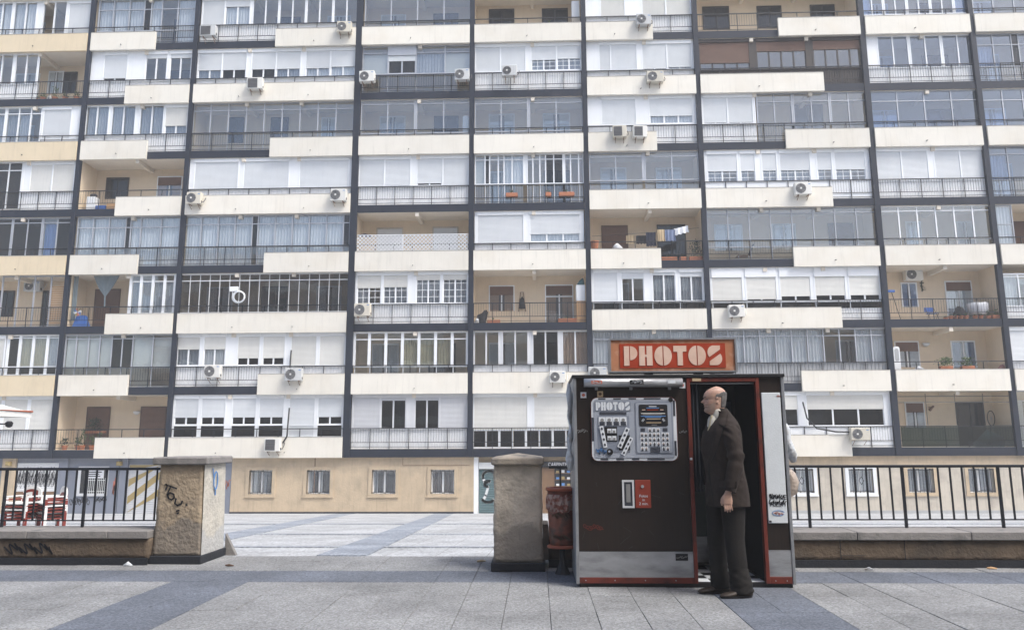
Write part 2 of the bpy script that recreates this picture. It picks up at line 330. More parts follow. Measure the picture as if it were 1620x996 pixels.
WIN = [  # floor, frame, x0, x1, sill, head, transom, lights, below the sill, second row (metres; heights above the slab)
 (7, 'W', -27.5, -21.83, 0.59, 2.33, None, 'c:55 c:55 c:55 w:12 c:65 c:60 w:35 o:65 p:65 w:12 s:140', 'w', None),
 (7, 'A', -21.59, -16.61, 0.73, 2.3, 1.86, 'c:85 c:90 c:85 k:40 c:60 p:90 c:110', 'c', None),
 (7, 'W', -16.39, -8.59, 0.92, 2.21, None, 's:36 s30c:40 w:4 p:20 p:20 w:2 p:20 p:20 w:2 p:20 p:20 w:2 p:20 p:18', 'w', None),
 (7, 'A', -8.27, -3.08, 0.9, 2.39, None, 'p p p p', 'p', None),
 (7, 'W', 2.49, 7.65, 0.91, 2.12, None, 'w:90 s:145 w:100 s:140 s:145 w:10', 'w', None),
 (7, 'W', 15.67, 20.74, 0.72, 1.71, None, 'c:60 p:60 w:10 p:60 p:60 w:10 p:60 p:60 w:10 p:60 p:60 w:10 c:80', 'p', None),
 (7, 'A', 20.89, 24.77, 0.67, 1.59, None, 'p p p p', 'p', None),
 (6, 'W', -27.93, -24.31, 0.85, 2.24, None, 'k:65 p:70 w:12 p:70 p:70 w:15 p:70 p:70 w:12', 'w', None),
 (6, 'W', -21.77, -16.63, 0.88, 2.31, None, 'w:85 s88k:150 w:110 s20p:140 w:12 s20p:140 w:10', 'w', None),
 (6, 'W', -16.43, -8.6, 0.9, 2.29, None, 's67g:38 s67k:38 w:7 s67k:38 s67g:38 w:7 s67c:38 s63c:40', 'w', None),
 (6, 'A', -8.31, -3.06, 0.99, 2.4, 2.06, 'v:150 s35k:165 g:170 v:150', 'p', None),
 (6, 'W', -2.86, 2.3, 1.01, 2.41, None, 's s w:.2 s58x s55x', 'w', None),
 (6, 'W', 2.51, 7.62, 0.93, 2.37, None, 'w:75 s:70 s97k:160 w:30 s94k:150 s90c:150 w:12', 'w', None),
 (6, 'B', 7.84, 15.59, 0.85, 2.24, None, 's75p4:82 d:10 s38p4:80 d:10 s35p4:80', 'd', None),
 (6, 'W', 15.66, 20.71, 0.82, 2.16, None, 'w:75 p:85 p:85 w:12 p:85 p:85 w:12 p:85 p:85', 'w', None),
 (6, 'A', 20.85, 24.47, 0.77, 2.14, 1.85, 'g:95 p:105 k:40 p:100 p:100', 'p', None),
 (5, 'W', -26.86, -23.9, 0.65, 2.39, 2.08, 'g:80 g:80 w:12 g:85 g:85 p:80', 'w', None),
 (5, 'W', -23.88, -21.88, 0.79, 2.47, None, 's:175 w:70', 'w', None),
 (5, 'W', -21.76, -16.68, 0.88, 2.36, None, 'g g w:.25 g g w:.4 g g w:.1 s68g:2', 'w', None),
 (5, 'A', -16.47, -8.64, 0.92, 2.4, 2.05, 'p p p p p p p p p', 'p', None),
 (5, 'A', -8.31, -3.04, 0.76, 2.56, 2.22, 'p p w:.08 p p', 'p', None),
 (5, 'A', -2.85, 2.28, 0.77, 2.45, 2.16, 'p p w:.08 p p', 'p', None),
 (5, 'W', 2.46, 7.69, 1.01, 2.47, None, 'w:90 s96k:215 w:80 s70c3:270 w:30', 'w', None),
 (5, 'W', 7.84, 10.38, 0.95, 2.27, None, 'w:10 s94k:150 s94k:155 w:15', 'w', None),
 (5, 'A', 10.43, 15.52, 0.87, 2.44, 2.0, 'p p w:.1 p p w:.1 p p', 'p', None),
 (5, 'A', 15.7, 20.68, 0.62, 2.29, 1.92, 'p p p p', 'p', None),
 (5, 'A', 20.84, 24.58, 0.54, 2.32, 1.88, 'p p p p', 'p', None),
 (4, 'W', -25.93, -24.56, 0.1, 2.39, 2.0, 'k k', 'w', None),
 (4, 'W', -24.56, -21.9, 0.93, 2.34, None, 'w:45 s:130 s:130 w:15', 'w', None),
 (4, 'W', -16.46, -8.61, 0.91, 2.39, None, 'w:8 s:70 w:8 s:72 w:16 s:78 w:6', 'w', None),
 (4, 'W', -8.34, -3.11, 0.93, 2.42, None, 's97k:150 s95k:150 w:35 s90k:150 s:150', 'w', None),
 (4, 'W', -2.84, 2.28, 0.98, 2.31, 2.15, 'v:18 k:8 p:15 p:10 c:14 c:20 w:6 p:10 p:12 p:10 k:14 k:16 w:3 p:10 p:14 t:9', 'p', None),
 (4, 'A', 2.52, 7.61, 1.07, 2.44, 2.19, 'p p w:.1 p p', 'p', None),
 (4, 'W', 7.86, 15.55, 0.88, 2.32, None, 'w:4 s62x2:50 w:4 s62x1:25 w:10 s62x1:25 w:4 s62x2:50 w:10 s62x1:25 w:4 s62x2:50 w:10', 'f', None),
 (4, 'W', 15.72, 20.77, 0.85, 2.25, None, 's97k:150 s:155 w:35 s97k:150 s:155', 'w', None),
 (4, 'A', 20.85, 24.25, 0.83, 2.22, 2.04, 'g p p p', 'p', None),
 (3, 'A', -26.05, -21.9, 0.59, 2.4, 2.18, 'k:80 k:95 w:10 k:100 k:95 w:12 b:95 k:100', 'p', None),
 (3, 'A', -21.64, -16.7, 0.91, 2.33, 1.9, 'c:95 c:95 c:100 k:30 c:60 c:120 c:115', 'c', None),
 (3, 'A', -16.51, -8.64, 0.92, 2.39, 1.99, 'c c c c k:.35 c c c c c k:.4', 'c', None),
 (3, 'W', -2.83, 2.23, 0.95, 2.52, None, 'w:4 s97k:74 w:9 s72c3:80 w:6', 'w', None),
 (3, 'A', 7.84, 15.6, 0.62, 2.38, 2.17, 'p p p p p p p p', 'p', None),
 (3, 'W', 15.71, 20.68, 0.89, 2.43, 2.19, 'p p p p p p', 'p', None),
 (3, 'A', 20.81, 21.62, 0.62, 2.44, 1.51, 'c', 'p', None),
 (2, 'A', -24.98, -21.85, 0.03, 2.3, None, 'o o o o', 'n', None),
 (2, 'V', -18.91, -16.69, 0.61, 2.41, 2.09, 'g g g g', 'w', None),
 (2, 'T', -16.51, -8.61, 0.61, 2.42, 2.09, 'k k k k k k k k k k k k k k k k k', 'p', None),
 (2, 'W', -8.32, -3.07, 0.92, 2.35, None, 'w:8 s46x:150 w:8 s44x:150 w:45 s22x:150 w:10 s22x:150 w:8', 'w', None),
 (2, 'W', 2.51, 7.69, 0.91, 2.33, None, 'w:10 s:150 w:20 s25p:140 w:45 s14g:145 w:20 s20g:145 w:15', 'r', None),
 (2, 'W', 7.83, 15.55, 0.87, 2.36, 2.12, 'w:4 s96k:50 w:5 s90k:50 w:5 s80k:50 w:6 s78k:50 w:5 s78k:50 w:4', 'r', None),
 (2, 'W', 20.83, 23.55, 0.58, 2.04, 1.89, 'c:70 p:40 c:80 c:80', 'w', None),
 (1, 'W', -25.89, -24.49, 0.84, 2.44, None, 's95k s95k', 'w', None),
 (1, 'V', -24.44, -21.9, 0.61, 2.44, 2.29, 'k:80 y:80 y:85 g:80', 'w', 0.97),
 (1, 'A', -21.7, -16.65, 0.91, 2.39, 2.22, 'v:65 v:70 v:65 v:70 k:60 k:60 v:115 v:115', 'p', None),
 (1, 'W', -16.56, -8.61, 0.94, 2.33, None, 'w:3 s45g:38 w:5 s45c:36 w:18 s75k:36 w:4 s75k:36 w:9 s:41 w:4 s:41 w:3', 'w', None),
 (1, 'V', -8.35, -3.07, 0.87, 2.45, 2.09, 'p p p y y y p', 'p', None),
 (1, 'E', -2.86, 2.43, 0.88, 2.19, None, 'p p w:.25 p p w:.35 k k w:.3 t t w:.2', 'w', None),
 (1, 'A', 2.52, 7.75, 0.84, 2.35, 2.01, 'c c c c c c', 'g', None),
 (1, 'A', 7.84, 15.57, 0.91, 2.44, 2.1, 'c c c c c c c p p c c', 'g', None),
 (1, 'W', 20.83, 23.53, 0.88, 2.34, None, 's s', 'w', None),
 (0, 'W', -25.57, -21.89, 0.92, 2.42, None, 's:150 w:12 s:140 w:12 s:145', 'w', None),
 (0, 'W', -16.44, -8.6, 0.56, 2.42, None, 'w:2 s72k:40 w:4 s72k:40 w:10 s72k:40 w:4 s72k:41 w:8 s:42 w:4 s72k:41 w:4', 'w', 1.07),
 (0, 'E', -8.3, -3.08, 0.86, 2.32, None, 'w:6 s:165 s14k:160 w:45 s14k:155 s:165 w:6', 'w', None),
 (0, 'W', -2.87, 2.43, 0.82, 2.32, None, 's:85 w:9 s:90', 'r2', None),
 (0, 'W', 8.15, 15.52, 0.91, 2.48, None, 'w:8 s48k3:110 w:12 s48k3:120 w:12', 'f', None),
 (0, 'A', 20.83, 23.18, 0.89, 2.31, None, 'p p', 'p', None),
]
DOOR = [  # floor, x0, x1, bottom, head, kind
 (7, -2.22, -1.03, 1.52, 2.18, 'k'),
 (7, 0.46, 1.67, 1.49, 2.15, 'k'),
 (7, 8.48, 9.71, 0.89, 2.06, 'k'),
 (7, 11.18, 12.3, 0.9, 2.03, 'k'),
 (7, 13.81, 14.92, 1.31, 2.03, 'k'),
 (6, -24.65, -23.96, 1.16, 2.1, 'g'),
 (6, -23.86, -23.26, 1.14, 2.04, 'k'),
 (5, -7.63, -6.44, 1.39, 2.15, 'g'),
 (5, -4.92, -3.81, 1.34, 2.1, 'k'),
 (5, 0.45, 1.69, 1.33, 2.15, 'g'),
 (5, -2.22, -1.04, 1.34, 2.16, 'g'),
 (5, -15.22, -14.52, 1.33, 2.23, 'k'),
 (5, -13.08, -12.29, 1.29, 2.19, 'k'),
 (5, -10.54, -9.91, 1.25, 2.14, 'g'),
 (5, 12.52, 13.95, 1.32, 2.36, 'k'),
 (4, -21.17, -20.13, 1.07, 1.98, 'k'),
 (4, -18.6, -17.44, 1.08, 2.01, 'm'),
 (4, 3.2, 4.36, 1.31, 2.1, 'g'),
 (4, 5.87, 7.01, 1.27, 2.06, 'g'),
 (3, -7.64, -6.44, 0.96, 2.04, 'l'),
 (3, -4.92, -3.77, 0.92, 2.05, 'l'),
 (3, 3.19, 4.35, 0.75, 2.0, 'B'),
 (3, 5.83, 7.08, 0.55, 2.01, 'k'),
 (3, 8.53, 9.77, 0.76, 1.99, 'g'),
 (3, 11.23, 12.27, 0.97, 1.98, 'g'),
 (3, 13.89, 14.97, 0.94, 1.98, 'B'),
 (3, 22.45, 22.91, 0.91, 1.95, 'B'),
 (3, 17.5, 18.12, 0.97, 2.02, 'g'),
 (3, 19.87, 20.55, 0.94, 1.99, 'g'),
 (2, -25.95, -25.3, 0.71, 1.93, 'k'),
 (2, -23.81, -23.5, 0.61, 1.91, 'k'),
 (2, -21.23, -20.09, 0.58, 1.96, 'B'),
 (2, -2.2, -1.08, 0.77, 1.94, 'm'),
 (2, 0.46, 1.7, 0.39, 1.95, 'm'),
 (2, 17.02, 17.66, 0.78, 1.88, 'q'),
 (2, 19.04, 20.16, 0.37, 1.93, 'n'),
 (1, 16.49, 17.5, 0.79, 1.93, 'n'),
 (1, 19.04, 20.04, 0.73, 1.93, 'q'),
 (0, -21.12, -20.1, 0.69, 1.92, 'B'),
 (0, -18.55, -17.42, 0.47, 1.92, 'B'),
 (0, 16.72, 17.49, 0.92, 1.95, 'n'),
 (0, 19.01, 20.11, 0.26, 1.94, 'k'),
]
# ------------------------------------------------------------------ the apartment block
LX = [-27.15, -21.81, -16.54, -8.48, -2.98, 2.38, 7.72, 15.58, 20.69, 26.0]     # bay lines
block = thing('apartment_building', (0, D, ZB), 'tall apartment block with cream balcony panels, shutters and dark frame', 'building')
TOP = Z0 + FH * 8
def bp(name, mb, m, parent=None, smooth=False): return mb.build(name, m, parent or block, smooth)
bp('rear_wall', MB().box(LX[0] - .3, LX[-1] + .3, D + 1.4, D + 10, ZB - .2, TOP + .2), 'plaster')
bp('roof_parapet', MB().box(LX[0] - .3, LX[-1] + .3, D - .1, D + .4, TOP - .36, TOP + 1.0), 'cream')
for k in range(9):
    s = Z0 + FH * k
    bp('floor_slab', MB().box(LX[0] - .3, LX[-1] + .3, D + .003, D + 1.4, s - .37, s), 'soffit')
CW = [.22, .20, .21, .31, .23, .23, .22, .25, .23, .23]
for i, x in enumerate(LX):
    w_ = CW[i] / 2
    bp('column', MB().box(x - w_, x + w_, D - .07, D + .12, Z0 - .37, TOP - .36), 'navy')
    bp('partition_wall', MB().box(x - .09, x + .09, D + .12, D + 1.4, Z0 - .37, TOP), 'plaster')
PANEL = {}
for k in range(8):
    for c in range(9):
        a, b = LX[c], LX[c + 1]
        if c in (0, 3, 4, 7, 8): PANEL[c, k] = (a, b) if k % 2 else None
        elif c == 1: PANEL[c, k] = (a, -18.5) if k % 2 else (-19.78, b)
        elif c == 2: PANEL[c, k] = (-12.56, b) if k % 2 else (a, b)
        elif c == 5: PANEL[c, k] = (a, 5.68) if k % 2 else (a, b)
        elif c == 6: PANEL[c, k] = (11.62, b) if k % 2 else (a, 13.56)
PANEL[5, 1] = (LX[5], LX[6]); PANEL[5, 0] = None
pipe = MB().bar((0, 0, 0), (0.02, -.09, -.01), .018, 6).mesh('drain_spout', 'ink')
for (c, k), p in PANEL.items():
    s = Z0 + FH * k; a, b = LX[c] + CW[c] / 2, LX[c + 1] - CW[c + 1] / 2
    bp('edge_beam', MB().box(a + .001, b - .001, D - .03, D + .002, s - .37, s - .005), 'navy')
    n_j = 2 if c in (2, 6) else 1
    for j in range(n_j):
        jx = LX[c] + (LX[c + 1] - LX[c]) * ((j + .5) / n_j if n_j == 2 else .54)
        if n_j == 2: jx = LX[c] + (LX[c + 1] - LX[c]) * (.335, .665)[j]
        bp('ceiling_joist', MB().box(jx - .085, jx + .085, D - .0, D + 1.4, s + FH - .37 - .19, s + FH - .37), 'soffit')
    if p:
        pa, pb = max(p[0], a), min(p[1], b)
        top = s + .53 + rnd.uniform(-.01, .01)
        pan = bp('parapet_panel', MB().box(pa, pb, D - .145, D - .031, s - .385 + rnd.uniform(-.012, .012), top).box(pa, pb, D - .155, D - .02, top, top + .02, 1), ['ochre' if c == 0 else 'cream', 'coping_dirty'])
        for q in ([.5] if pb - pa < 6 else [.3, .7]):
            put('drain_spout', pipe, pan, (pa + (pb - pa) * q + rnd.uniform(-.25, .25), D - .14, s - .13 + rnd.uniform(-.02, .02)))
    # railing: posts and rails everywhere, bars where no panel stands in front
    r = MB(); yr = D + .03
    r.box(a, b, yr - .02, yr + .02, s + .88, s + .915)
    npost = max(4, round((b - a) / .93))
    for i in range(npost + 1):
        x = a + .02 + (b - a - .04) * i / npost
        r.box(x - .014, x + .014, yr - .012, yr + .012, s - .002, s + .88)
    segs = [(a, b)]
    if p: segs = [q for q in ((a, max(a, p[0])), (min(b, p[1]), b)) if q[1] - q[0] > .3]
    for q0, q1 in segs:
        r.box(q0, q1, yr - .01, yr + .01, s + .27, s + .295); r.box(q0, q1, yr - .01, yr + .01, s + .07, s + .09)
        nb = int((q1 - q0) / .115)
        for i in range(1, nb):
            x = q0 + (q1 - q0) * i / nb; r.box(x - .004, x + .004, yr - .004, yr + .004, s + .28, s + .885)
    bp('balcony_railing', r, 'rail')

# ---- glazing
UN = {k: unit('pane', k) for k in ('glass', 'glass_dark', 'glass_blue', 'glass_mid')}
def pane(x0, x1, z0, z1, y, parent, g='glass', t=.008):
    if x1 - x0 < .02 or z1 - z0 < .02: return
    put('pane', UN[g], parent, ((x0 + x1) / 2, y, (z0 + z1) / 2), (x1 - x0, t, z1 - z0))
def slats(x0, x1, z0, z1, y, pitch=.055, d=.012):
    b = MB(); n = max(2, round((z1 - z0) / pitch)); v = []; f = []
    for i in range(n):
        za, zb = z1 - (z1 - z0) * i / n, z1 - (z1 - z0) * (i + 1) / n; q = za - (za - zb) * .78
        v += [(x0, y, za), (x1, y, za), (x0, y - d, (za + q) / 2), (x1, y - d, (za + q) / 2), (x0, y - d * .6, q), (x1, y - d * .6, q), (x0, y, zb), (x1, y, zb)]
        o = 8 * i
        f += [(o, o + 2, o + 3, o + 1), (o + 2, o + 4, o + 5, o + 3), (o + 4, o + 6, o + 7, o + 5)]
    b.add(v, f); b.box(x0, x1, y + .001, y + .012, z0, z1); b.box(x0, x1, y - .02, y + .014, z0 - .035, z0 - .001)
    return b
def drapery(x0, x1, z0, z1, y, period=.14, amp=.025, gap=None):
    n = max(6, int((x1 - x0) / period * 6)); b = MB(); v = []; ph = rnd.random() * 6
    for i in range(n + 1):
        x = x0 + (x1 - x0) * i / n; dy = amp * math.sin(6.283 * x / period + ph + .8 * math.sin(3 * x)) + amp * .5 * math.sin(11 * x)
        v += [(x, y + dy, z0 + .01 * math.sin(5 * x)), (x, y + dy * .6, z1)]
    return b.add(v, [(2 * i, 2 * i + 2, 2 * i + 3, 2 * i + 1) for i in range(n)])
def corrug(x0, x1, z0, z1, y, pitch=.12, d=.018):
    n = max(2, round((x1 - x0) / pitch)); b = MB(); v = []
    for i in range(n):
        xa = x0 + (x1 - x0) * i / n; p = (x1 - x0) / n
        for q, dd in ((0, 0), (.08, d), (.16, 0), (1, 0)): v += [(xa + p * q, y + dd, z0), (xa + p * q, y + dd, z1)]
    m = len(v) // 2
    return b.add(v, [(2 * i, 2 * i + 2, 2 * i + 3, 2 * i + 1) for i in range(m - 1)])
FRM = {'W': 'white', 'V': 'white', 'A': 'alu', 'E': 'alu_pale', 'T': 'thin_white', 'B': 'bronze'}
CUR = {'c': 'lace', 'g': 'curtain_grey', 'y': 'curtain_gold', 't': 'curtain_tan', 'b': 'curtain_blue'}
def build_window(f, fr, x0, x1, v0, v1, tr, lights, low, r2):
    s = Z0 + FH * f; z0, z1 = s + v0, s + min(v1, FH - .372); yf, yb = D + .08, D + .15
    if v1 > 2.05: z1 = s + FH - .372
    fw = {'W': .06, 'V': .13, 'A': .05, 'E': .07, 'T': .022, 'B': .06}[fr]; m = FRM[fr]; shm = {'B': 'shutter_brown', 'E': 'shutter_grey'}.get(fr, 'shutter_cream' if rnd.random() < .28 else 'shutter')
    F = MB(); subs = []
    toks = [t.split(':') for t in lights.split()]; ws = [float(t[1]) if len(t) > 1 else 1.0 for t in toks]
    if any(len(t) > 1 for t in toks) and max(ws) > 5: ws = [w_ if len(t) > 1 else 80 for w_, t in zip(ws, toks)]
    sw = sum(ws); xa = x0
    zt = s + tr if tr else z1 - .03
    F.box(x0, x1, yf, yb, z1 - .06, z1); F.box(x0, x1, yf - .02, yb, z0 - .05, z0)                 # head and sill
    F.box(x0, x0 + fw, yf, yb, z0, z1 - .06); F.box(x1 - fw, x1, yf, yb, z0, z1 - .06)
    if tr: F.box(x0 + fw, x1 - fw, yf, yb, zt - .02, zt + .02)
    zl = s + r2 if r2 else z0
    if r2: F.box(x0 + fw, x1 - fw, yf + .001, yb, zl - .03, zl + .01)
    gl_low = []
    hw = fw * .5
    inside = []                                                       # (kind, args) sub-parts made once the frame exists
    for (t, w_) in zip(toks, ws):
        k = t[0]; xb = xa + (x1 - x0) * w_ / sw
        L, Rr = xa + hw + (hw if xa == x0 else 0), xb - hw - (hw if abs(xb - x1) < 1e-6 else 0)
        if xb < x1 - 1e-6: F.box(xb - hw, xb + hw, yf + .002, yb, z0, z1 - .061)
        ztop = zt - .02 if tr else z1 - .06
        if k in ('w', 'd'):
            F.box(xa, xb, yf + .012, yb - .004, z0, z1 - .061)
        elif k[0] == 's':
            body = k[1:]; num = ''
            while body and body[0].isdigit() and len(num) < 2: num += body[0]; body = body[1:]
            drop = float(num) / 100 if num else 1.0
            g = body[0] if body else 'k'; n = int(body[1]) if len(body) > 1 and body[1].isdigit() else 2
            bot = zl + .02 if num else z0 + .02
            hz = ztop - (ztop - bot) * drop
            F.box(xa, xb, yf - .035, yf + .05, ztop - .11, z1 - .002)                                # shutter box
            inside.append(('sh', L, Rr, hz, ztop - .112, yf + .03))
            if drop < .99:
                pw = (Rr - L) / n
                F.box(L, Rr, yf + .035, yb, bot - .018, bot + .03); 
                for q in range(n + 1): F.box(max(L, L + pw * q - .035), min(Rr, L + pw * q + .035), yf + .035, yb, bot + .03, hz)
                for q in range(n):
                    pa, pb = L + pw * q + .035, L + pw * (q + 1) - .035
                    inside.append(('p', pa, pb, bot + .03, hz + .02, yf + .06, 'glass_dark' if g == 'k' else 'glass'))
                    if g == 'x':
                        F.box((pa + pb) / 2 - .011, (pa + pb) / 2 + .011, yf + .045, yf + .056, bot + .03, hz)
                        nh = max(1, round((hz - bot) / .33))
                        for e in range(1, nh + 1): zz = bot + (hz - bot) * e / (nh + .6); F.box(pa, pb, yf + .046, yf + .055, zz - .011, zz + .011)
                if g in CUR: inside.append(('cu', L, Rr, bot, hz + .1, yb + .06, CUR[g]))
                elif g == 'x': inside.append(('cu', L, L + (Rr - L) * rnd.choice((.5, 1)), bot, hz + .1, yb + .08, 'curtain_grey'))
            if r2 and num:
                inside.append(('p', L, Rr, z0 + .01, zl - .032, yf + .05, 'glass_dark'))
        elif k != 'o':
            gm = {'k': 'glass_dark'}.get(k, 'glass')
            if fr == 'T': gm = 'glass_mid'
            if gm == 'glass' and x0 > 15 and f >= 4: gm = 'glass_blue'  # blue tint paints the sky reflection into the upper right panes
            zb_ = zl + (.012 if r2 else .0)
            inside.append(('p', L, Rr, zb_, ztop, yf + .035, gm))
            if r2: inside.append(('p', L, Rr, z0 + .01, zl - .032, yf + .035, 'glass_dark'))
            if tr: inside.append(('p', L, Rr, zt + .022, z1 - .062, yf + .035, gm))
            zc = s + .06 if low == 'c' else zb_
            if k in CUR: inside.append(('cu', L - .01, Rr + .01, zc, z1 - .07 if k == 'c' else ztop, yb + .07, CUR[k]))
            if k == 'v': inside.append(('bl', L, Rr, zb_, ztop, yb + .04))
        elif k == 'o' and f != 2: inside.append(('p', L, L + (Rr - L) * .12, z0, ztop, yf + .05, 'glass'))
        if low in ('p', 'c', 'r') and k not in ('w', 'd'):
            if k[0] != 's' or low == 'r': gl_low.append((L, Rr))
            else: gl_low.append((L, Rr))
        xa = xb
    W = bp('window', F, m)
    for q in inside:
        if q[0] == 'p': pane(*q[1:6], W, q[6])
        elif q[0] == 'sh':
            if q[4] - q[3] > .04: slats(*q[1:6]).build('roller_shutter', shm, W)
        elif q[0] == 'cu': drapery(*q[1:6]).build('curtain', q[6], W, True)
        elif q[0] == 'bl': slats(*q[1:6], pitch=.09, d=.004).build('blind', 'blind', W)
    if v0 < .12: return W
    zt_, zb_ = z0 - .052, s + .004
    if low == 'w': corrug(x0, x1, zb_, zt_, yf + .03).build('apron_panel', 'sheet', W)
    elif low == 'g': corrug(x0, x1, zb_, zt_, yf + .03, .16, .03).build('apron_panel', 'sheet_grey', W)
    elif low == 'f': MB().box(x0, x1, yf - .02, yf + .05, zb_, zt_).build('apron_panel', 'white', W)
    elif low == 'd': corrug(x0, x1, zb_, zt_, yf + .03).build('apron_panel', 'bronze', W)
    elif low in ('p', 'c', 'r'):
        zm = zb_ if low != 'r' else max(zb_, zt_ - .32)
        for (L, Rr) in gl_low: pane(L, Rr, zm + .03, zt_, yf + .035, W, 'glass_dark' if low == 'r' else 'glass')
        if low == 'r': corrug(x0, x1, zb_, zm, yf + .03).build('apron_panel', 'sheet', W)
        fr_ = MB()
        for i, (L, Rr) in enumerate(gl_low): fr_.box(L - .03, L, yf + .004, yb, zm, zt_ + .001)
        fr_.box(x0, x1, yf + .003, yb, zm, zm + .03); fr_.box(x1 - .03, x1, yf + .004, yb, zm + .03, zt_)
        fr_.build('lower_frame', m, W)
    elif low == 'r2':
        fr_ = MB(); n = max(2, round((x1 - x0) / .56)); pw = (x1 - x0) / n
        for i in range(n + 1): fr_.box(x0 + pw * i - (.05 if i % 2 == 0 else .025), x0 + pw * i + (.05 if i % 2 == 0 else .025), yf, yb, zb_, zt_)
        fr_.box(x0, x1, yf + .002, yb, zb_, zb_ + .07); fr_.build('lower_frame', m, W)
        for i in range(n): pane(x0 + pw * i + .05, x0 + pw * (i + 1) - .05, zb_ + .07, zt_, yf + .04, W, 'glass_dark')
    return W
for t in WIN: build_window(*t)

# ---- doors and windows at the back of the open balconies
def build_door(f, x0, x1, v0, v1, kind):
    s = Z0 + FH * f; z0 = s + (0.004 if v0 < .7 else min(v0, .95)); z1 = s + v1; y = D + 1.4
    if kind in ('q', 'n', 'm', 'g') and f in (1, 2, 0) and v0 > .6: z0 = s + v0 if v0 < .9 else s + .85
    fm = {'B': 'wood_dark', 'k': 'bronze', 'l': 'plaster_pale'}.get(kind, 'white')
    F = MB()
    for a in ((x0 - .05, x0, z0, z1), (x1, x1 + .05, z0, z1), (x0 - .05, x1 + .05, z1, z1 + .06)): F.box(a[0], a[1], y - .05, y - .002, a[2], a[3])
    F.box(x0, x1, y - .012, y - .003, z0, z1, 1)
    if kind in ('m', 'q', 'n', 'g'): xm = (x0 + x1) / 2; F.box(xm - .03, xm + .03, y - .045, y - .013, z0, z1)
    if kind == 'm': F.box(x0, x1, y - .04, y - .014, z0 + (z1 - z0) * .72, z0 + (z1 - z0) * .75)
    W = bp('balcony_door' if z0 < s + .1 else 'window', F, [fm, 'room'])
    if kind == 'B': slats(x0, x1, z0 + .04, z1, y - .02).build('roller_shutter', 'shutter_brown', W)
    elif kind == 'l': slats(x0, x1, z0 + .04, z1, y - .02).build('roller_shutter', 'shutter', W)
    else:
        if kind in ('n', 'm'): slats(x0, x1, z1 - .38, z1, y - .05).build('roller_shutter', 'shutter_brown', W)
        xm = (x0 + x1) / 2
        for a, b in ((x0, xm - .03), (xm + .03, x1)): pane(a, b, z0 + .05, z1 - .02, y - .024, W, {'q': 'glass_blue'}.get(kind, 'glass_dark' if kind == 'k' else 'glass'))
        if kind in ('g', 'm', 'q', 'n'):
            for a, b in ((x0, x0 + (x1 - x0) * .38), (x1 - (x1 - x0) * .38, x1)): drapery(a, b, z0, z1, y - .016, .1, .003).build('curtain', 'curtain_tan' if kind == 'm' else 'lace' if kind != 'q' else 'curtain_grey', W, True)
def has_door(f, a, b): return any(t[0] == f and t[1] < b and t[2] > a for t in DOOR)
for t in WIN:                                                       # flats behind the glazing have the same doors as the open ones
    if 'p' in t[7].split() or 'p:' in t[7] or 'k k' in t[7]:
        for c in range(9):
            a, b = LX[c], LX[c + 1]
            for o0, o1, kd in ((.78, 1.95, 'g'), (3.45, 4.62, 'k')) + (((6.1, 7.2, 'g'),) if b - a > 7 else ()):
                x0, x1 = a + o0, a + o1
                if t[2] < x0 and x1 < t[3] and not has_door(t[0], x0 - .3, x1 + .3): DOOR.append((t[0], x0, x1, .5, 2.0, kd))
for t in DOOR: build_door(*t)

# ---- ground floor
def wall_holes(x0, x1, z0, z1, y0, y1, holes):
    b = MB(); xs = x0
    for (a, c, h0, h1) in sorted(holes):
        b.box(xs, a, y0, y1, z0, z1); b.box(a, c, y0, y1, z0, h0); b.box(a, c, y0, y1, h1, z1); xs = c
    return b.box(xs, x1, y0, y1, z0, z1)
GT = Z0 - .372; yg = D + .15
def grille(x0, x1, z0, z1, y, n, diamond=False, nh=2):
    b = MB()
    for i in range(n + 1):
        x = x0 + (x1 - x0) * i / n
        b.box(x - .007, x + .007, y - .007, y + .007, z0 - .04, z1 + .04)
    for i in range(nh): z = z0 + (z1 - z0) * (i + .5) / nh if nh != 2 else (z0 + .06, z1 - .06)[i]; b.box(x0 - .04, x1 + .04, y - .006, y + .006, z - .012, z + .012)
    if diamond:
        cx_, cz_ = (x0 + x1) / 2, (z0 + z1) / 2
        b.stroke([(cx_, cz_ + .17), (cx_ + .1, cz_), (cx_, cz_ - .17), (cx_ - .1, cz_), (cx_, cz_ + .17)], .02, y - .02, y - .008)
    return b
def ground_window(x0, x1, z0, z1, sm, bars, curt, diamond=False, recess=.2, frame='white', nh=2):
    F = MB(); e = .15
    for a in ((x0 - e, x0, z0 - e, z1 + e), (x1, x1 + e, z0 - e, z1 + e), (x0, x1, z1, z1 + e), (x0, x1, z0 - e, z0)): F.box(a[0], a[1], yg - .035, yg + .06, a[2], a[3])
    F.box(x0 - e - .03, x1 + e + .03, yg - .06, yg - .036, z0 - e, z0 - e + .07)
    W = bp('window', F, sm); y = yg + recess; f = MB(); xm = (x0 + x1) / 2
    for a in ((x0, x0 + .06, z0, z1), (x1 - .06, x1, z0, z1), (xm - .04, xm + .04, z0, z1), (x0, x1, z0, z0 + .06), (x0, x1, z1 - .06, z1)): f.box(a[0], a[1], y, y + .05, a[2] + .0005, a[3] - .0005)
    f.build('sash', frame, W)
    pane(x0 + .06, xm - .04, z0 + .06, z1 - .06, y + .025, W, 'glass'); pane(xm + .04, x1 - .06, z0 + .06, z1 - .06, y + .025, W, 'glass')
    MB().box(x0 - .2, x1 + .2, y + .5, y + .52, z0 - .2, z1 + .2).build('room_back', 'room', W)
    for a, b in curt: drapery(x0 + (x1 - x0) * a, x0 + (x1 - x0) * b, z0, z1, y + .12, .11, .02).build('curtain', curt[a, b], W, True)
    grille(x0, x1, z0, z1, yg - .02, bars, diamond, nh).build('grille', 'rail', W)
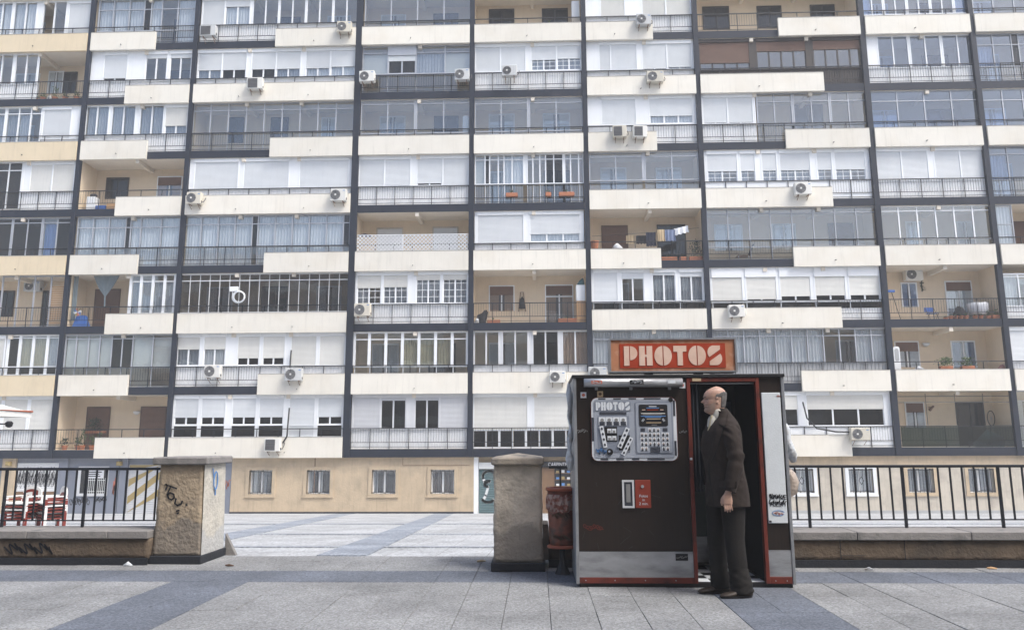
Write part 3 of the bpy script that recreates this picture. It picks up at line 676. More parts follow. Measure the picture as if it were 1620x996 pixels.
GWL = [(-12.81, -11.78), (-10.23, -9.19), (-7.33, -6.27), (-4.72, -3.68)]
bp('ground_floor_wall', wall_holes(-13.62, -2.82, ZB - .1, GT, yg, yg + .3, [(a, b, -1.02, .02) for a, b in GWL]), 'plaster_ground')
bp('ground_floor_wall', wall_holes(9.0, 27, ZB - .1, GT, yg, yg + .3, [(a, b, -.99, .03) for a, b in ((10.89, 11.93), (13.44, 14.47), (15.95, 17.05), (18.52, 19.6), (22.4, 23.4))]), 'plaster_pale')
bp('fascia_strip', MB().box(7.9, 26.9, yg - .04, yg - .002, .12, GT - .001), 'plaster_ground')
bp('skirting', MB().box(-13.62, -2.82, yg - .02, yg - .001, ZB, ZB + .09), 'navy'); bp('skirting', MB().box(9.0, 27, yg - .02, yg - .001, ZB, ZB + .14), 'sheet_grey')
cr = [{(0, .3): 'lace', (.55, .7): 'curtain_grey'}, {(.0, .16): 'lace', (.5, .6): 'lace'}, {(.0, .2): 'curtain_grey'}, {(.0, 1.): 'wood_dark'}]
for (a, b), q in zip(GWL, cr): ground_window(a, b, -1.02, .02, 'plaster_ground', 5, q)
for i, (a, b) in enumerate(((10.89, 11.93), (13.44, 14.47), (15.95, 17.05), (18.52, 19.6), (22.4, 23.4))):
    ground_window(a, b, -.99, .03, 'white' if i < 2 else 'plaster_ground', 7, {(0, 1): 'lace' if i < 2 else 'curtain_grey'}, i < 2, .16 if i < 2 else .24)
# rendered pipe runs on the wall
bp('cable', MB().box(-9.9, -9.875, yg - .018, yg - .001, -1.2, GT - .01).box(-5.98, -5.96, yg - .018, yg - .001, .22, GT - .01).box(-5.96, -3.0, yg - .016, yg - .001, .2, .22), 'rust')
# left shop fronts
bp('ground_floor_wall', MB().box(-28, -13.62, yg + .12, yg + .4, ZB - .1, GT), 'shop_blue')
def pil(x0, x1, m='shop_blue', y=yg): bp('pilaster', MB().box(x0, x1, y, yg + .119, ZB, GT), m)
pil(-24.1, -23.5, 'plaster_ground'); pil(-21.5, -21.1); pil(-19.2, -18.75, 'shop_blue', yg + .03); pil(-18.7, -18.35); pil(-14.2, -13.63, 'shop_blue', yg + .02); pil(-16.8, -16.4)
bp('shop_shutter', slats(-23.45, -21.55, -.86, .36, yg + .1, .09), 'sheet')
bp('shop_base', MB().box(-23.45, -21.55, yg + .05, yg + .118, ZB, -.9), 'shop_wood')
sh = bp('shop_shutter', slats(-18.33, -16.82, ZB + .02, .28, yg + .1, .075), 'shutter_grey')
for i in range(4):
    z_ = -2.2 + i * .75
    pts = []
    for (x, z) in ((-18.3, z_), (-18.3, z_ + .33), (-16.85, z_ + 1.45), (-16.85, z_ + 1.12)): pts.append((x, z))
    pts = [(x, min(max(z, ZB + .05), .26)) for x, z in pts]
    if abs(sum(pts[j][0] * pts[(j + 1) % 4][1] - pts[(j + 1) % 4][0] * pts[j][1] for j in range(4))) > .02: MB().prism(pts, yg + .082, yg + .086).build('stripe', 'yellow', sh)
fw_ = MB(); 
for a in ((-20.62, -20.5, -1.1, .2), (-19.3, -19.18, -1.1, .2), (-20.5, -19.3, .08, .2), (-20.5, -19.3, -1.1, -.98)): fw_.box(a[0], a[1], yg + .06, yg + .119, a[2], a[3])
sw_ = bp('shop_window', fw_, 'alu_pale'); MB().box(-20.5, -19.3, yg + .1, yg + .118, -.98, .08).build('room_back', 'room', sw_); pane(-20.5, -19.3, -.98, .08, yg + .085, sw_, 'glass_dark')
MB().box(-20.2, -19.45, yg + .07, yg + .08, -.32, .05).build('notice', 'cloth_white', sw_); grille(-20.1, -19.35, -.95, -.35, yg + .05, 9).build('grille', 'graf_white', sw_)
for i_, (z_, n_) in enumerate(((-.05, .6), (-.14, .5), (-.23, .55))): MB().box(-20.15, -20.15 + n_, yg + .066, yg + .0695, z_ - .02, z_ + .02).build('print_line', 'ink', sw_)
def scribble(name, m, strokes, wd, y, parent): 
    b = MB()
    for st in strokes: b.stroke(st, wd, y - .003, y - .001)
    return b.build(name, m, parent)
def squiggle(x, z, w_, h, n, seed):
    r_ = random.Random(seed); p1, p2, p3 = r_.random() * 6, r_.random() * 6, r_.uniform(.8, 1.3); m_ = n * 4
    return [(x + w_ * (i / m_) + w_ / n * 1.1 * math.sin(i * .8 * p3 + p2), z + h * .5 * (.6 * math.sin(i * .8 * p3 + p1) + .4 * math.sin(i * .31 + p2))) for i in range(m_ + 1)]
scribble('graffiti', 'ink', [squiggle(-20.9, -1.32, .85, .34, 22, 3), squiggle(-19.75, -1.25, .5, .22, 12, 5)], .03, yg + .12, block)
scribble('graffiti', 'graf_red', [squiggle(-18.95, -.7, .12, .9, 7, 9), squiggle(-13.9, -.6, .2, .4, 6, 4)], .035, yg + .02, block)
scribble('graffiti', 'ink', [squiggle(-23.4, -.2, 1.8, .8, 60, 11), squiggle(-23.4, -.4, 1.8, .7, 50, 12)], .014, yg + .078, block)
for x in (-23.76, -18.69): bp('wall_lamp', MB().box(x - .1, x + .1, yg - .16, yg - .002, .24, .42).box(x - .07, x + .07, yg - .18, yg - .161, .27, .39), 'yellow')
# the two shops beside the middle pillar
bp('ground_floor_wall', MB().box(-2.82, 9.0, yg + .25, yg + .5, ZB - .1, GT), 'plaster_ground')
bp('pilaster', MB().box(-2.82, -2.62, yg, yg + .249, ZB, GT), 'white')
ts = bp('shop_shutter', slats(-2.6, -1.0, ZB + .02, .02, yg + .15, .1), 'shut_teal')
bp('shop_sign', MB().box(-2.6, -1.0, yg + .02, yg + .14, .05, .33), 'graf_white')
def arc(cx_, cz_, rx, rz, a0, a1, n=14): return [(cx_ + rx * math.cos(math.radians(a0 + (a1 - a0) * i / n)), cz_ + rz * math.sin(math.radians(a0 + (a1 - a0) * i / n))) for i in range(n + 1)]
scribble('graffiti', 'graf_white', [arc(-2.15, -.28, .28, .25, 20, 200) + arc(-2.2, -.6, .2, .12, 140, 60) , arc(-2.2, -.62, .14, .1, 90, 270) , [(-2.2, -.75), (-2.3, -1.1), (-2.42, -1.3)] + arc(-2.2, -1.25, .24, .13, 190, 350)], .11, yg + .135, ts)
bp('pilaster', MB().box(-1.0, .1, yg + .05, yg + .249, ZB, GT), 'plaster')
cs_ = bp('shop_sign', MB().box(.12, 3.2, yg + .02, yg + .24, .12, .36), 'black')
put('lettering', text_mesh('CARPINTER\u00cdA', .25, 'cloth_white', yg + .015, .45, .15, .004, sx=.72), cs_)
bp('shop_front', MB().box(.12, .72, yg + .12, yg + .24, ZB, .1).box(.12, 3.2, yg + .1, yg + .119, ZB, -.85).box(1.5, 1.62, yg + .08, yg + .24, -.84, .1), 'shop_wood')
sw_ = bp('shop_window', MB().box(.73, 1.49, yg + .2, yg + .24, -.84, .1), 'room')
for i in range(3):
    MB().box(.75, 1.47, yg + .12, yg + .19, -.72 + i * .28, -.69 + i * .28).build('shelf', 'shop_wood', sw_)
    for j in range(3): MB().box(.8 + j * .24, .93 + j * .24, yg + .13, yg + .18, -.689 + i * .28, -.6 + i * .28 + .03 * (j % 2)).build('tin', ('graf_white', 'graf_blue', 'yellow')[(i + j) % 3], sw_)
# ------------------------------------------------------------------ the block across the plaza, behind the camera: it shades the foreground and shows in the glass
mat('brick_opposite', (0.30, 0.22, 0.17), 0.85, 0.12, 2)
ob = thing('opposite_building', (0, -13, 0), 'long brick apartment block across the plaza, mirrored in the lower window glass', 'building')
MB().box(-42, 42, -26, -13, -.5, 21).build('wall', 'brick_opposite', ob); MB().box(-42.5, 42.5, -26.5, -12.4, 21, 21.6).build('roof_slab', 'cap_roof' if 'cap_roof' in MATS else 'soffit', ob)
wm_ = MB().box(-.75, .75, -.05, .05, -.7, .7).mesh('window', 'room'); bl_ = MB().box(-3.2, 3.2, 0, 1.1, 0, .16).box(-3.2, 3.2, 1.02, 1.1, .16, 1.0).mesh('balcony', 'cream')
for k in range(7):
    for i in range(-6, 7):
        x = i * 6.6
        for dx in (-1.7, 1.7): put('window', wm_, ob, (x + dx, -12.97, 1.6 + k * 2.9))
        if k and i % 2 == 0: put('balcony', bl_, ob, (x, -12.999, k * 2.9 - .1))
# ------------------------------------------------------------------ low walls, gate pillars, fences
mat('stone', (0.36, 0.285, 0.20), 0.9, 0.22, 7, 0.9, 22, c2=(0.25, 0.205, 0.155), c2amt=(0.5, 0.72), c2scale=4)
mat('stone_lit', (0.50, 0.47, 0.41), 0.9, 0.16, 7, 0.8, 24, c2=(0.36, 0.34, 0.31), c2amt=(0.52, 0.72), c2scale=5)  # lighter copy of the stone for the pillar side painted as lit
mat('stone_mid', (0.64, 0.565, 0.465), 0.9, 0.2, 7, 0.9, 22, c2=(0.44, 0.385, 0.315), c2amt=(0.5, 0.72), c2scale=4)
mat('cement', (0.19, 0.17, 0.15), 0.9, 0.22, 5, 0.3, 40)
mat('cap_grey', (0.25, 0.235, 0.225), 0.85, 0.2, 6, 0.4, 50, c2=(0.15, 0.145, 0.14), c2amt=(0.52, 0.7), c2scale=6, rand=.08)
mat('cap_sand', (0.36, 0.31, 0.25), 0.85, 0.2, 6, 0.5, 50, c2=(0.16, 0.15, 0.14), c2amt=(0.5, 0.66), c2scale=5)
mat('wall_brown', (0.135, 0.10, 0.07), 0.9, 0.2, 5, 0.7, 30, c2=(0.08, 0.064, 0.05), c2amt=(0.48, 0.7), c2scale=3)
mat('skirt', (0.016, 0.018, 0.024), 0.7, 0.25, 6, 0.3, 50)
def repair_patch(m, h, c):                                        # a smooth cement repair covers the foot of the pillar, with a ragged edge
    n, l = MATS[m].node_tree.nodes, MATS[m].node_tree.links; b = n['Principled BSDF']; src = b.inputs['Base Color'].links[0].from_socket
    geo = n.new('ShaderNodeNewGeometry'); sx = n.new('ShaderNodeSeparateXYZ'); l.new(geo.outputs['Position'], sx.inputs[0])
    tn = n.new('ShaderNodeTexNoise'); tn.inputs['Scale'].default_value = 3.2; tn.inputs['Detail'].default_value = 5; l.new(geo.outputs['Position'], tn.inputs['Vector'])
    ma = n.new('ShaderNodeMath'); ma.operation = 'MULTIPLY_ADD'; ma.inputs[1].default_value = .55; l.new(tn.outputs[0], ma.inputs[0]); l.new(sx.outputs[2], ma.inputs[2])
    mr = n.new('ShaderNodeMapRange'); mr.inputs[1].default_value = h + .25; mr.inputs[2].default_value = h + .31; mr.inputs[3].default_value = 1; mr.inputs[4].default_value = 0; l.new(ma.outputs[0], mr.inputs[0])
    mx = n.new('ShaderNodeMixRGB'); mx.inputs[2].default_value = (*c, 1); mm = n.new('ShaderNodeMath'); mm.operation = 'MULTIPLY'; mm.inputs[1].default_value = .75
    l.new(mr.outputs[0], mm.inputs[0]); l.new(mm.outputs[0], mx.inputs[0]); l.new(src, mx.inputs[1]); l.new(mx.outputs[0], b.inputs['Base Color'])
repair_patch('stone', .42, (.185, .165, .145)); repair_patch('stone_mid', .38, (.26, .23, .195)); repair_patch('stone_lit', .33, (.42, .42, .42))
# a coarse render surface: many small facets displaced by noise
def rough_block(x0, x1, y0, y1, z0, z1, tx=0.0, step=.035, amp=.006, seed=0.0, m=0, taper_y=0.0):
    b = MB(); nz = max(2, int((z1 - z0) / step)); nx = max(2, int((x1 - x0) / step)); ny = max(2, int((y1 - y0) / step)); rings = []
    for k in range(nz + 1):
        t = k / nz; z = z0 + (z1 - z0) * t; X0, X1 = x0 + tx * t, x1 - tx * t; Y0, Y1 = y0 + taper_y * t, y1 - taper_y * t; r = []
        for i in range(nx): r.append((X0 + (X1 - X0) * i / nx, Y0))
        for i in range(ny): r.append((X1, Y0 + (Y1 - Y0) * i / ny))
        for i in range(nx): r.append((X1 - (X1 - X0) * i / nx, Y1))
        for i in range(ny): r.append((X0, Y1 - (Y1 - Y0) * i / ny))
        cx_, cy_ = (X0 + X1) / 2, (Y0 + Y1) / 2; o = []
        for (x, y) in r:
            n_ = noise.noise(Vector((x * 16, y * 16 + seed, z * 16))) * amp + noise.noise(Vector((x * 4, y * 4 + seed, z * 4))) * amp
            sx = (x - cx_) / (X1 - X0) * 2; sy = (y - cy_) / (Y1 - Y0) * 2
            o.append((x + (n_ * sx if abs(sx) > .98 else 0), y + (n_ * sy if abs(sy) > .98 else 0), z))
        rings.append(o)
    return b.loft(rings, m)
# left gate pillar
lp = thing('gate_pillar', (-3.9, 8.57, 0), 'left gate pillar of rough sandy render with black graffiti and grey cap', 'pillar')
rough_block(-4.165, -3.645, 8.27, 8.86, .085, 1.045, .025, seed=1).build('shaft', 'stone', lp, True)
MB().cbox(-4.19, -3.615, 8.235, 8.9, 0, .088, .008).build('plinth', 'skirt', lp)
MB().cbox(-4.215, -3.60, 8.22, 8.915, 1.046, 1.128, .012).build('cap', 'cap_grey', lp)
MB().add([(-3.632, 8.275, .089), (-3.632, 8.862, .089), (-3.655, 8.845, 1.045), (-3.655, 8.285, 1.045)], [(0, 1, 2, 3)]).build('lit_side', 'stone_lit', lp)  # paler skin puts the light on this side into the colour
def tagline(strokes, x, z, s, wd, y, parent, m='ink', name='graffiti'):
    return scribble(name, m, [[(x + a * s, z + b * s) for a, b in st] for st in strokes], wd, y, parent)
TOU = [[(0, 1), (.06, .9), (0, .75)], [(-.05, .98), (.5, .8)], [(.22, .9), (.08, .55), (.1, .5)], [(.1, .5), (.2, .62), (.38, .55), (.42, .4), (.3, .3), (.16, .36), (.1, .5)],
       [(.5, .35), (.46, .15), (.58, .05), (.75, .12), (.8, .25)], [(.98, .1), (1.02, .06)], [(.55, -.2), (.68, -.16)], [(.6, -.3), (.66, -.28)]]
tagline(TOU, -4.06, .60, .24, .017, 8.262, lp)
b_ = MB()
for p0, p1 in zip(arc(8.55, .86, .05, .1, 0, 360, 12), arc(8.55, .86, .05, .1, 0, 360, 12)[1:]): b_.bar((-3.636, p0[0], p0[1]), (-3.636, p1[0], p1[1]), .007, 5)
b_.bar((-3.638, 8.5, .9), (-3.638, 8.46, 1.0), .006, 5).bar((-3.638, 8.55, .78), (-3.638, 8.56, .70), .008, 5)
b_.build('graffiti', 'graf_blue', lp)
place('shadow_wedge', MB().prism([(-3.635, -.004), (-3.50, -.004), (-3.635, .24)], 8.905, 8.96), 'cap_grey', 'small dark triangle modelled as the shadow behind the left gate pillar', 'wedge')  # upright dark plate in place of the shadow at the pillar foot
# middle gate pillar
mp_ = thing('gate_pillar', (-.2, 8.1, 0), 'middle gate pillar of rough grey-brown render standing beside the photo booth', 'pillar')
rough_block(-.455, .045, 7.86, 8.40, .085, 1.045, .008, seed=5, amp=.008).build('shaft', 'stone_mid', mp_, True)
MB().cbox(-.48, .07, 7.825, 8.43, 0, .086, .008).build('plinth', 'skirt', mp_)
cap = MB().cbox(-.478, .062, 7.80, 8.45, 1.046, 1.122, .014); cap.build('cap', 'cap_sand', mp_)
MB().add([(-.46, 7.82, 1.1225), (.044, 7.82, 1.1225), (.044, 8.43, 1.1225), (-.46, 8.43, 1.1225), (-.21, 8.1, 1.165)], [(0, 1, 4), (1, 2, 4), (2, 3, 4), (3, 0, 4)]).build('cap_crown', 'cap_sand', mp_)
rough_block(.048, .10, 8.02, 8.40, .085, .44, 0, seed=8).build('buttress', 'cement', mp_)
# low walls
def low_wall(x0, x1, label, joints, yf=8.2, seed=0):
    t = thing('low_wall', ((x0 + x1) / 2, yf + .22, 0), label, 'wall')
    rough_block(x0, x1, yf, yf + .42, .06, .272, 0, .05, .005, seed).build('wall_face', 'wall_brown', t, True)
    MB().box(x0, x1, yf - .025, yf - .002, 0, .075).build('skirting', 'skirt', t)
    js = [x0] + [j for j in joints if x0 < j < x1] + [x1]
    for a, b in zip(js, js[1:]): MB().cbox(a + .002, b - .002, yf - .035, yf + .455, .273, .357 + rnd.uniform(-.002, .002), .008).build('coping_stone', 'cap_grey', t)
    return t
wl = low_wall(-9.2, -4.17, 'long low brown wall with grey coping left of the gate', [-8.5, -7.2, -6.35, -5.5, -4.62], seed=2)
tagline([squiggle(0, 0, 1, .25, 16, 21)], -5.72, .17, .5, .016, 8.192, wl)
wr = low_wall(.105, 9.0, 'low brown wall with grey coping running behind the photo booth', [1.3, 2.3, 3.27, 4.42, 5.55, 6.6, 7.7], 8.12, 4)
for x in (3.1, 3.75): MB().box(x - .003, x + .003, 8.108, 8.1125, .08, .27).build('crack', 'ink', wr)
MB().box(3.1, 3.35, 8.108, 8.1125, .118, .123).build('crack', 'ink', wr)
def fence(x0, x1, posts, nbar, y, zt, zl, zw, label):
    t = thing('iron_fence', ((x0 + x1) / 2, y, zw), label, 'fence', 'iron fences on the low walls')
    MB().cbox(x0, x1, y - .022, y + .022, zt - .03, zt, .005).build('top_rail', 'rail', t)
    MB().box(x0, x1, y - .012, y + .012, zl - .006, zl + .006).build('bottom_rail', 'rail', t)
    pm = MB().cbox(-.014, .014, -.014, .014, 0, zt - .031 - zw, .003).mesh('post', 'rail'); bm = MB().box(-.008, .008, -.008, .008, 0, zt - .031 - zl - .006).mesh('bar', 'rail')
    for i, p in enumerate(posts):
        if x0 <= p <= x1: put('post', pm, t, (p, y, zw))
        if i + 1 < len(posts):
            for k in range(1, nbar):
                x = p + (posts[i + 1] - p) * k / nbar
                if x0 < x < x1: put('bar', bm, t, (x, y, zl + .006))
    return t
fence(-9.1, -4.15, [-5.097 + .925 * i for i in range(-5, 3)], 8, 8.5, 1.01, .43, .357, 'black iron railing fence on the left low wall, ending at the graffiti pillar')
fence(.12, 8.9, [2.926 + 1.021 * i for i in range(-3, 7)], 8, 8.45, 1.02, .443, .357, 'black iron railing fence on the right low wall behind the photo booth')

# ------------------------------------------------------------------ the photo booth
mat('booth_wood', (0.019, 0.0115, 0.0085), 0.42, 0.25, 10, 0.05, 60, stretch=(6, 6, 0.35), c2=(0.017, 0.011, 0.008), c2amt=(0.4, .7), c2scale=8, spec=.35)
mat('booth_red', (0.15, 0.027, 0.017), 0.45, 0.2, 8, c2=(0.07, 0.02, 0.016), c2amt=(.5, .75), c2scale=9)
mat('steel', (0.40, 0.41, 0.43), 0.38, 0.22, 5, 0.1, 40, metal=0.6, c2=(0.16, 0.16, 0.17), c2amt=(0.5, 0.8), c2scale=4, stretch=(.7, 1, 2.2))
mat('steel_edge', (0.30, 0.31, 0.33), 0.45, 0.2, 8, metal=.5)
mat('panel_white', (0.66, 0.70, 0.73), 0.6, 0.06, 8, 0.12, 90, c2=(.5, .52, .54), c2amt=(.6, .8), c2scale=7)
mat('panel_blue', (0.34, 0.37, 0.43), 0.35, 0.06, 5)
mat('panel_blue2', (0.22, 0.245, 0.30), 0.4, 0.06, 5)
mat('panel_dark', (0.05, 0.055, 0.07), 0.35, 0.1, 5)
mat('print_white', (0.68, 0.71, 0.75), 0.5, 0.05, 5)
mat('sign_cream', (0.72, 0.52, 0.42), 0.5, 0.08, 4, c2=(.62, .40, .30), c2amt=(.45, .75), c2scale=7)
mat('sign_peach', (0.46, 0.20, 0.105), 0.5, 0.10, 4, c2=(.62, .38, .27), c2amt=(.5, .75), c2scale=9)
mat('sign_red', (0.36, 0.040, 0.012), 0.5, 0.1, 4)
mat('plate_red', (0.26, 0.04, 0.022), 0.5, 0.1, 6)
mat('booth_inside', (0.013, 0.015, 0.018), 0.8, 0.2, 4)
mat('booth_green', (0.06, 0.08, 0.078), 0.6, 0.12, 5)
mat('curtain_dark', (0.012, 0.016, 0.024), 0.85, 0.2, 8)
mat('skin_photo', (0.45, 0.36, 0.32), 0.6, .1, 9)
BX0, BX1, BY, BT = .337, 2.275, 7.03, 1.885
booth = thing('photo_booth', (1.3, 7.45, 0), 'brown wood photo booth with red trim and lit-style PHOTOS sign on top', 'photo booth')
booth['label'] = 'brown wood photo booth with red trim and a red PHOTOS sign on top'
def bo(name, mb, m, parent=None, smooth=False): return mb.build(name, m, parent or booth, smooth)
bo('base', MB().box(BX0 + .03, BX1 - .02, BY + .02, 7.9, 0, .036), 'black')
bo('machine_cabinet', MB().box(BX0 + .022, 1.372, BY + .035, 7.92, .037, 1.862), 'booth_wood')
bo('side_panel', MB().box(BX0, BX0 + .021, BY + .0, 7.93, .03, 1.866), 'steel_edge')
bo('side_panel', MB().box(BX1 - .021, BX1, BY, 7.93, .03, 1.866), 'steel_edge')
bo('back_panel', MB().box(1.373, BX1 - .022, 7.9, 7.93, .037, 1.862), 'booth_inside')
bo('lid', MB().cbox(BX0 - .012, BX1 + .012, BY - .02, 7.945, 1.866, 1.896, .004), 'black')
fp = bo('front_panel', MB().box(BX0 + .028, 1.382, BY + .005, BY + .034, .31, 1.863), 'booth_wood')
bo('corner_strip', MB().cbox(BX0 - .002, BX0 + .027, BY - .008, BY + .03, .03, 1.865, .003), 'steel_edge')
bo('corner_strip', MB().cbox(BX1 - .024, BX1 + .004, BY - .008, BY + .03, .03, 1.865, .003), 'steel_edge')
kp = bo('kick_panel', MB().box(BX0 + .028, 1.382, BY - .001, BY + .033, .088, .308), 'steel')
bo('kick_panel', MB().box(2.05, BX1 - .026, BY - .001, BY + .033, .098, .322), 'steel')
bt = bo('base_trim', MB().cbox(BX0 + .028, 1.39, BY - .004, BY + .034, .036, .087, .003), 'booth_red')
bt2 = bo('base_trim', MB().cbox(2.04, BX1 - .026, BY - .004, BY + .034, .036, .097, .003), 'booth_red')
for p_, xs_ in ((bt, (.42, .68, .95, 1.22)), (bt2, (2.1, 2.2))):
    for x in xs_: MB().disc(x, .062, .005, BY - .008, BY - .003, 8).build('bolt', 'steel', p_)
bo('door_post', MB().cbox(1.384, 1.418, BY - .01, BY + .05, .037, 1.862, .003), 'booth_red')
bo('door_post', MB().cbox(2.016, 2.05, BY - .01, BY + .05, .037, 1.862, .003), 'booth_red')
bo('door_head', MB().cbox(1.4185, 2.0155, BY - .008, BY + .05, 1.826, 1.862, .003), 'booth_red')
bo('head_plate', MB().box(1.44, 1.52, BY - .013, BY - .0085, 1.832, 1.858), 'cloth_tan')
bo('wing_panel', MB().box(2.0505, BX1 - .025, BY + .005, BY + .034, .3225, 1.863), 'booth_wood')
wp = bo('white_panel', MB().cbox(2.064, 2.236, BY - .012, BY + .004, .556, 1.722, .004), 'panel_white')
r_ = random.Random(4)
tags_ = [[(0, .2), (.1, .35), (.2, .2), (.1, .02), (0, .2)]]
tagline([[(.1, .9), (.02, 1), (.08, 1.12), (.18, 1.0), (.28, 1.12), (.34, 1.0), (.1, .78)]], 2.082, .70, .10, .006, BY - .012, wp)
tagline([squiggle(0, 0, 1, .32, 15, 31), squiggle(-.05, -.42, 1.15, .34, 17, 32)], 2.085, .79, .125, .0065, BY - .012, wp)
put('graffiti_lettering', text_mesh('NYKE', .06, 'ink', BY - .015, 2.083, .765, .002), wp); put('graffiti_lettering', text_mesh('FLESH', .055, 'ink', BY - .015, 2.082, .705, .002), wp)
tagline([arc(.5, 0, .5, .2, 20, 330, 12)], 2.10, .645, .11, .005, BY - .012, wp, 'graf_blue'); tagline([squiggle(0, 0, 1, .4, 6, 8)], 2.12, .64, .07, .004, BY - .012, wp, 'graf_red')
MB().box(2.07, 2.09, BY - .0155, BY - .0125, .565, .58).build('sticker', 'ink', wp); tagline([squiggle(0, 0, 1, .5, 6, 18)], 2.205, 1.69, .03, .004, BY - .012, wp, 'graf_red')
# entrance: floor, walls, curtain, stool
flr = bo('booth_floor', MB().box(1.419, 2.015, BY + .02, 7.9, .037, .045), 'black')
for i in range(5):
    for j in range(5):
        if (i + j) % 2 == 0: MB().box(1.42 + i * .119, 1.537 + i * .119, 7.06 + j * .16, 7.218 + j * .16, .0455, .049).build('floor_tile', 'print_white', flr)
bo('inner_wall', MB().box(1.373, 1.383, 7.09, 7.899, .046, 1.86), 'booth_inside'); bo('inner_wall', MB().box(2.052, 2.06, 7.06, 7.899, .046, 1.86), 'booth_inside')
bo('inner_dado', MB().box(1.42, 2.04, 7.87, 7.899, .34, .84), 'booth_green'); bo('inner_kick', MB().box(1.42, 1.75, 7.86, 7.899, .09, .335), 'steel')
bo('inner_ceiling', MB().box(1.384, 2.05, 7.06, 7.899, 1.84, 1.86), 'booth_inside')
bo('inner_notice', MB().box(1.90, 2.0, 7.88, 7.899, 1.55, 1.68), 'panel_dark'); bo('inner_notice', MB().box(1.92, 2.0, 7.88, 7.899, 1.33, 1.5), 'wood_dark')
bo('curtain_rod', MB().bar((1.384, 7.1, 1.815), (2.05, 7.1, 1.815), .008, 8), 'steel')
bo('curtain', drapery(1.42, 1.515, .82, 1.81, 7.1, .035, .012), 'curtain_dark', None, True)
st = bo('stool', MB().lathe([(.0, .44), (.14, .44), (.15, .455), (.15, .475), (.13, .485), (0, .486)], (1.79, 7.5, 0), 20), 'steel_edge', None, True)
MB().lathe([(.045, .05), (.045, .3), (.028, .31), (.028, .439)], (1.79, 7.5, 0), 14).build('stool_post', 'steel', st); MB().lathe([(.10, .0495), (.10, .06), (.046, .075)], (1.79, 7.5, 0), 16).build('stool_base', 'steel', st)
# lamp tube above the display
tb = bo('lamp_tube', MB().tube([(.435, BY - .035, 1.82), (.6, BY - .035, 1.82), (1.34, BY - .035, 1.818)], .041, 16), 'steel', None, True)
MB().box(.50, .60, BY - .080, BY - .0755, 1.806, 1.838).build('sticker', 'graf_red', tb); MB().box(.855, .98, BY - .0795, BY - .0765, 1.80, 1.842).build('sticker', 'black', tb); MB().box(1.2, 1.27, BY - .0795, BY - .0765, 1.808, 1.838).build('sticker', 'print_white', tb)
tagline([squiggle(0, 0, 1, .25, 8, 41)], .87, 1.822, .095, .006, BY - .0795, tb, 'print_white'); tagline([squiggle(0, 0, 1, .3, 6, 42)], .51, 1.822, .08, .006, BY - .08, tb, 'print_white')
for x in (.55, .87, 1.225): MB().box(x - .012, x + .012, BY - .03, BY + .004, 1.755, 1.786).build('bracket', 'steel_edge', tb)
for x, z, m_ in ((.43, 1.71, 'print_white'), (.585, 1.718, 'cloth_tan'), (1.347, 1.795, 'print_white')):
    s_ = MB().box(x - .027, x + .027, BY - .001, BY + .0045, z - .027, z + .027).build('sticker', m_, fp)
    MB().disc(x, z, .015, BY - .004, BY - .0015, 10).build('sticker_print', 'graf_red' if m_ == 'print_white' else 'wood_dark', s_)
# ---- stencil lettering
def letter(ch):
    if ch == 'P': return [[(0, 0), (.3, 0), (.3, 1), (0, 1)], [(.35, 1)] + arc(.35, .64, .42, .36, 90, -90) + [(.35, .28)]], .80
    if ch == 'H': return [[(0, 0), (.33, 0), (.33, .44), (.43, .44), (.43, 0), (.76, 0), (.76, 1), (.43, 1), (.43, .56), (.33, .56), (.33, 1), (0, 1)]], .80
    if ch == 'O': return [[(.47, 1)] + arc(.47, .5, .47, .5, 90, 270), [(.53, 0)] + arc(.53, .5, .47, .5, -90, 90)], 1.03
    if ch == 'T': return [[(0, 1), (0, .70), (.20, .70), (.22, .66), (.22, 0), (.52, 0), (.52, .66), (.54, .70), (.74, .70), (.74, 1)]], .77
    if ch == 'S': u = arc(.34, .66, .34, .34, 225, 90) + [(.72, 1), (.72, .80)]; return [u, [(.80 - x + .02, 1 - z) for x, z in u]], .84
def stencil(word, x0, x1, z0, z1, y, parent, m, th=.004):
    tot = sum(letter(c)[1] for c in word) + .07 * (len(word) - 1); k = (x1 - x0) / tot; x = x0
    for c in word:
        ps, w_ = letter(c); b = MB()
        for p in ps: b.prism([(x + px * k, z0 + pz * (z1 - z0)) for px, pz in p], y - th, y)
        b.build('letter', m, parent); x += (w_ + .07) * k
# roof sign
rs = bo('roof_sign', MB().box(.70, 1.86, 7.10, 7.26, 1.935, 2.228), 'steel_edge')
fr_ = MB()
for a in ((.685, .70, 1.92, 2.242), (1.86, 1.875, 1.92, 2.242), (.70, 1.86, 2.228, 2.242), (.70, 1.86, 1.92, 1.935)): fr_.box(a[0], a[1], 7.075, 7.27, a[2], a[3])
fr_.build('sign_frame', 'steel_edge', rs)
MB().box(.70, 1.86, 7.09, 7.099, 1.935, 2.228).build('sign_face', 'sign_peach', rs)
MB().box(.782, 1.772, 7.084, 7.0885, 1.962, 2.192).build('sign_field', 'sign_red', rs)
stencil('PHOTOS', .822, 1.742, 1.985, 2.17, 7.0835, rs, 'sign_cream')
for x in (1.06, 1.53): MB().box(x - .035, x + .035, 7.12, 7.24, 1.897, 1.919).build('sign_foot', 'black', rs)
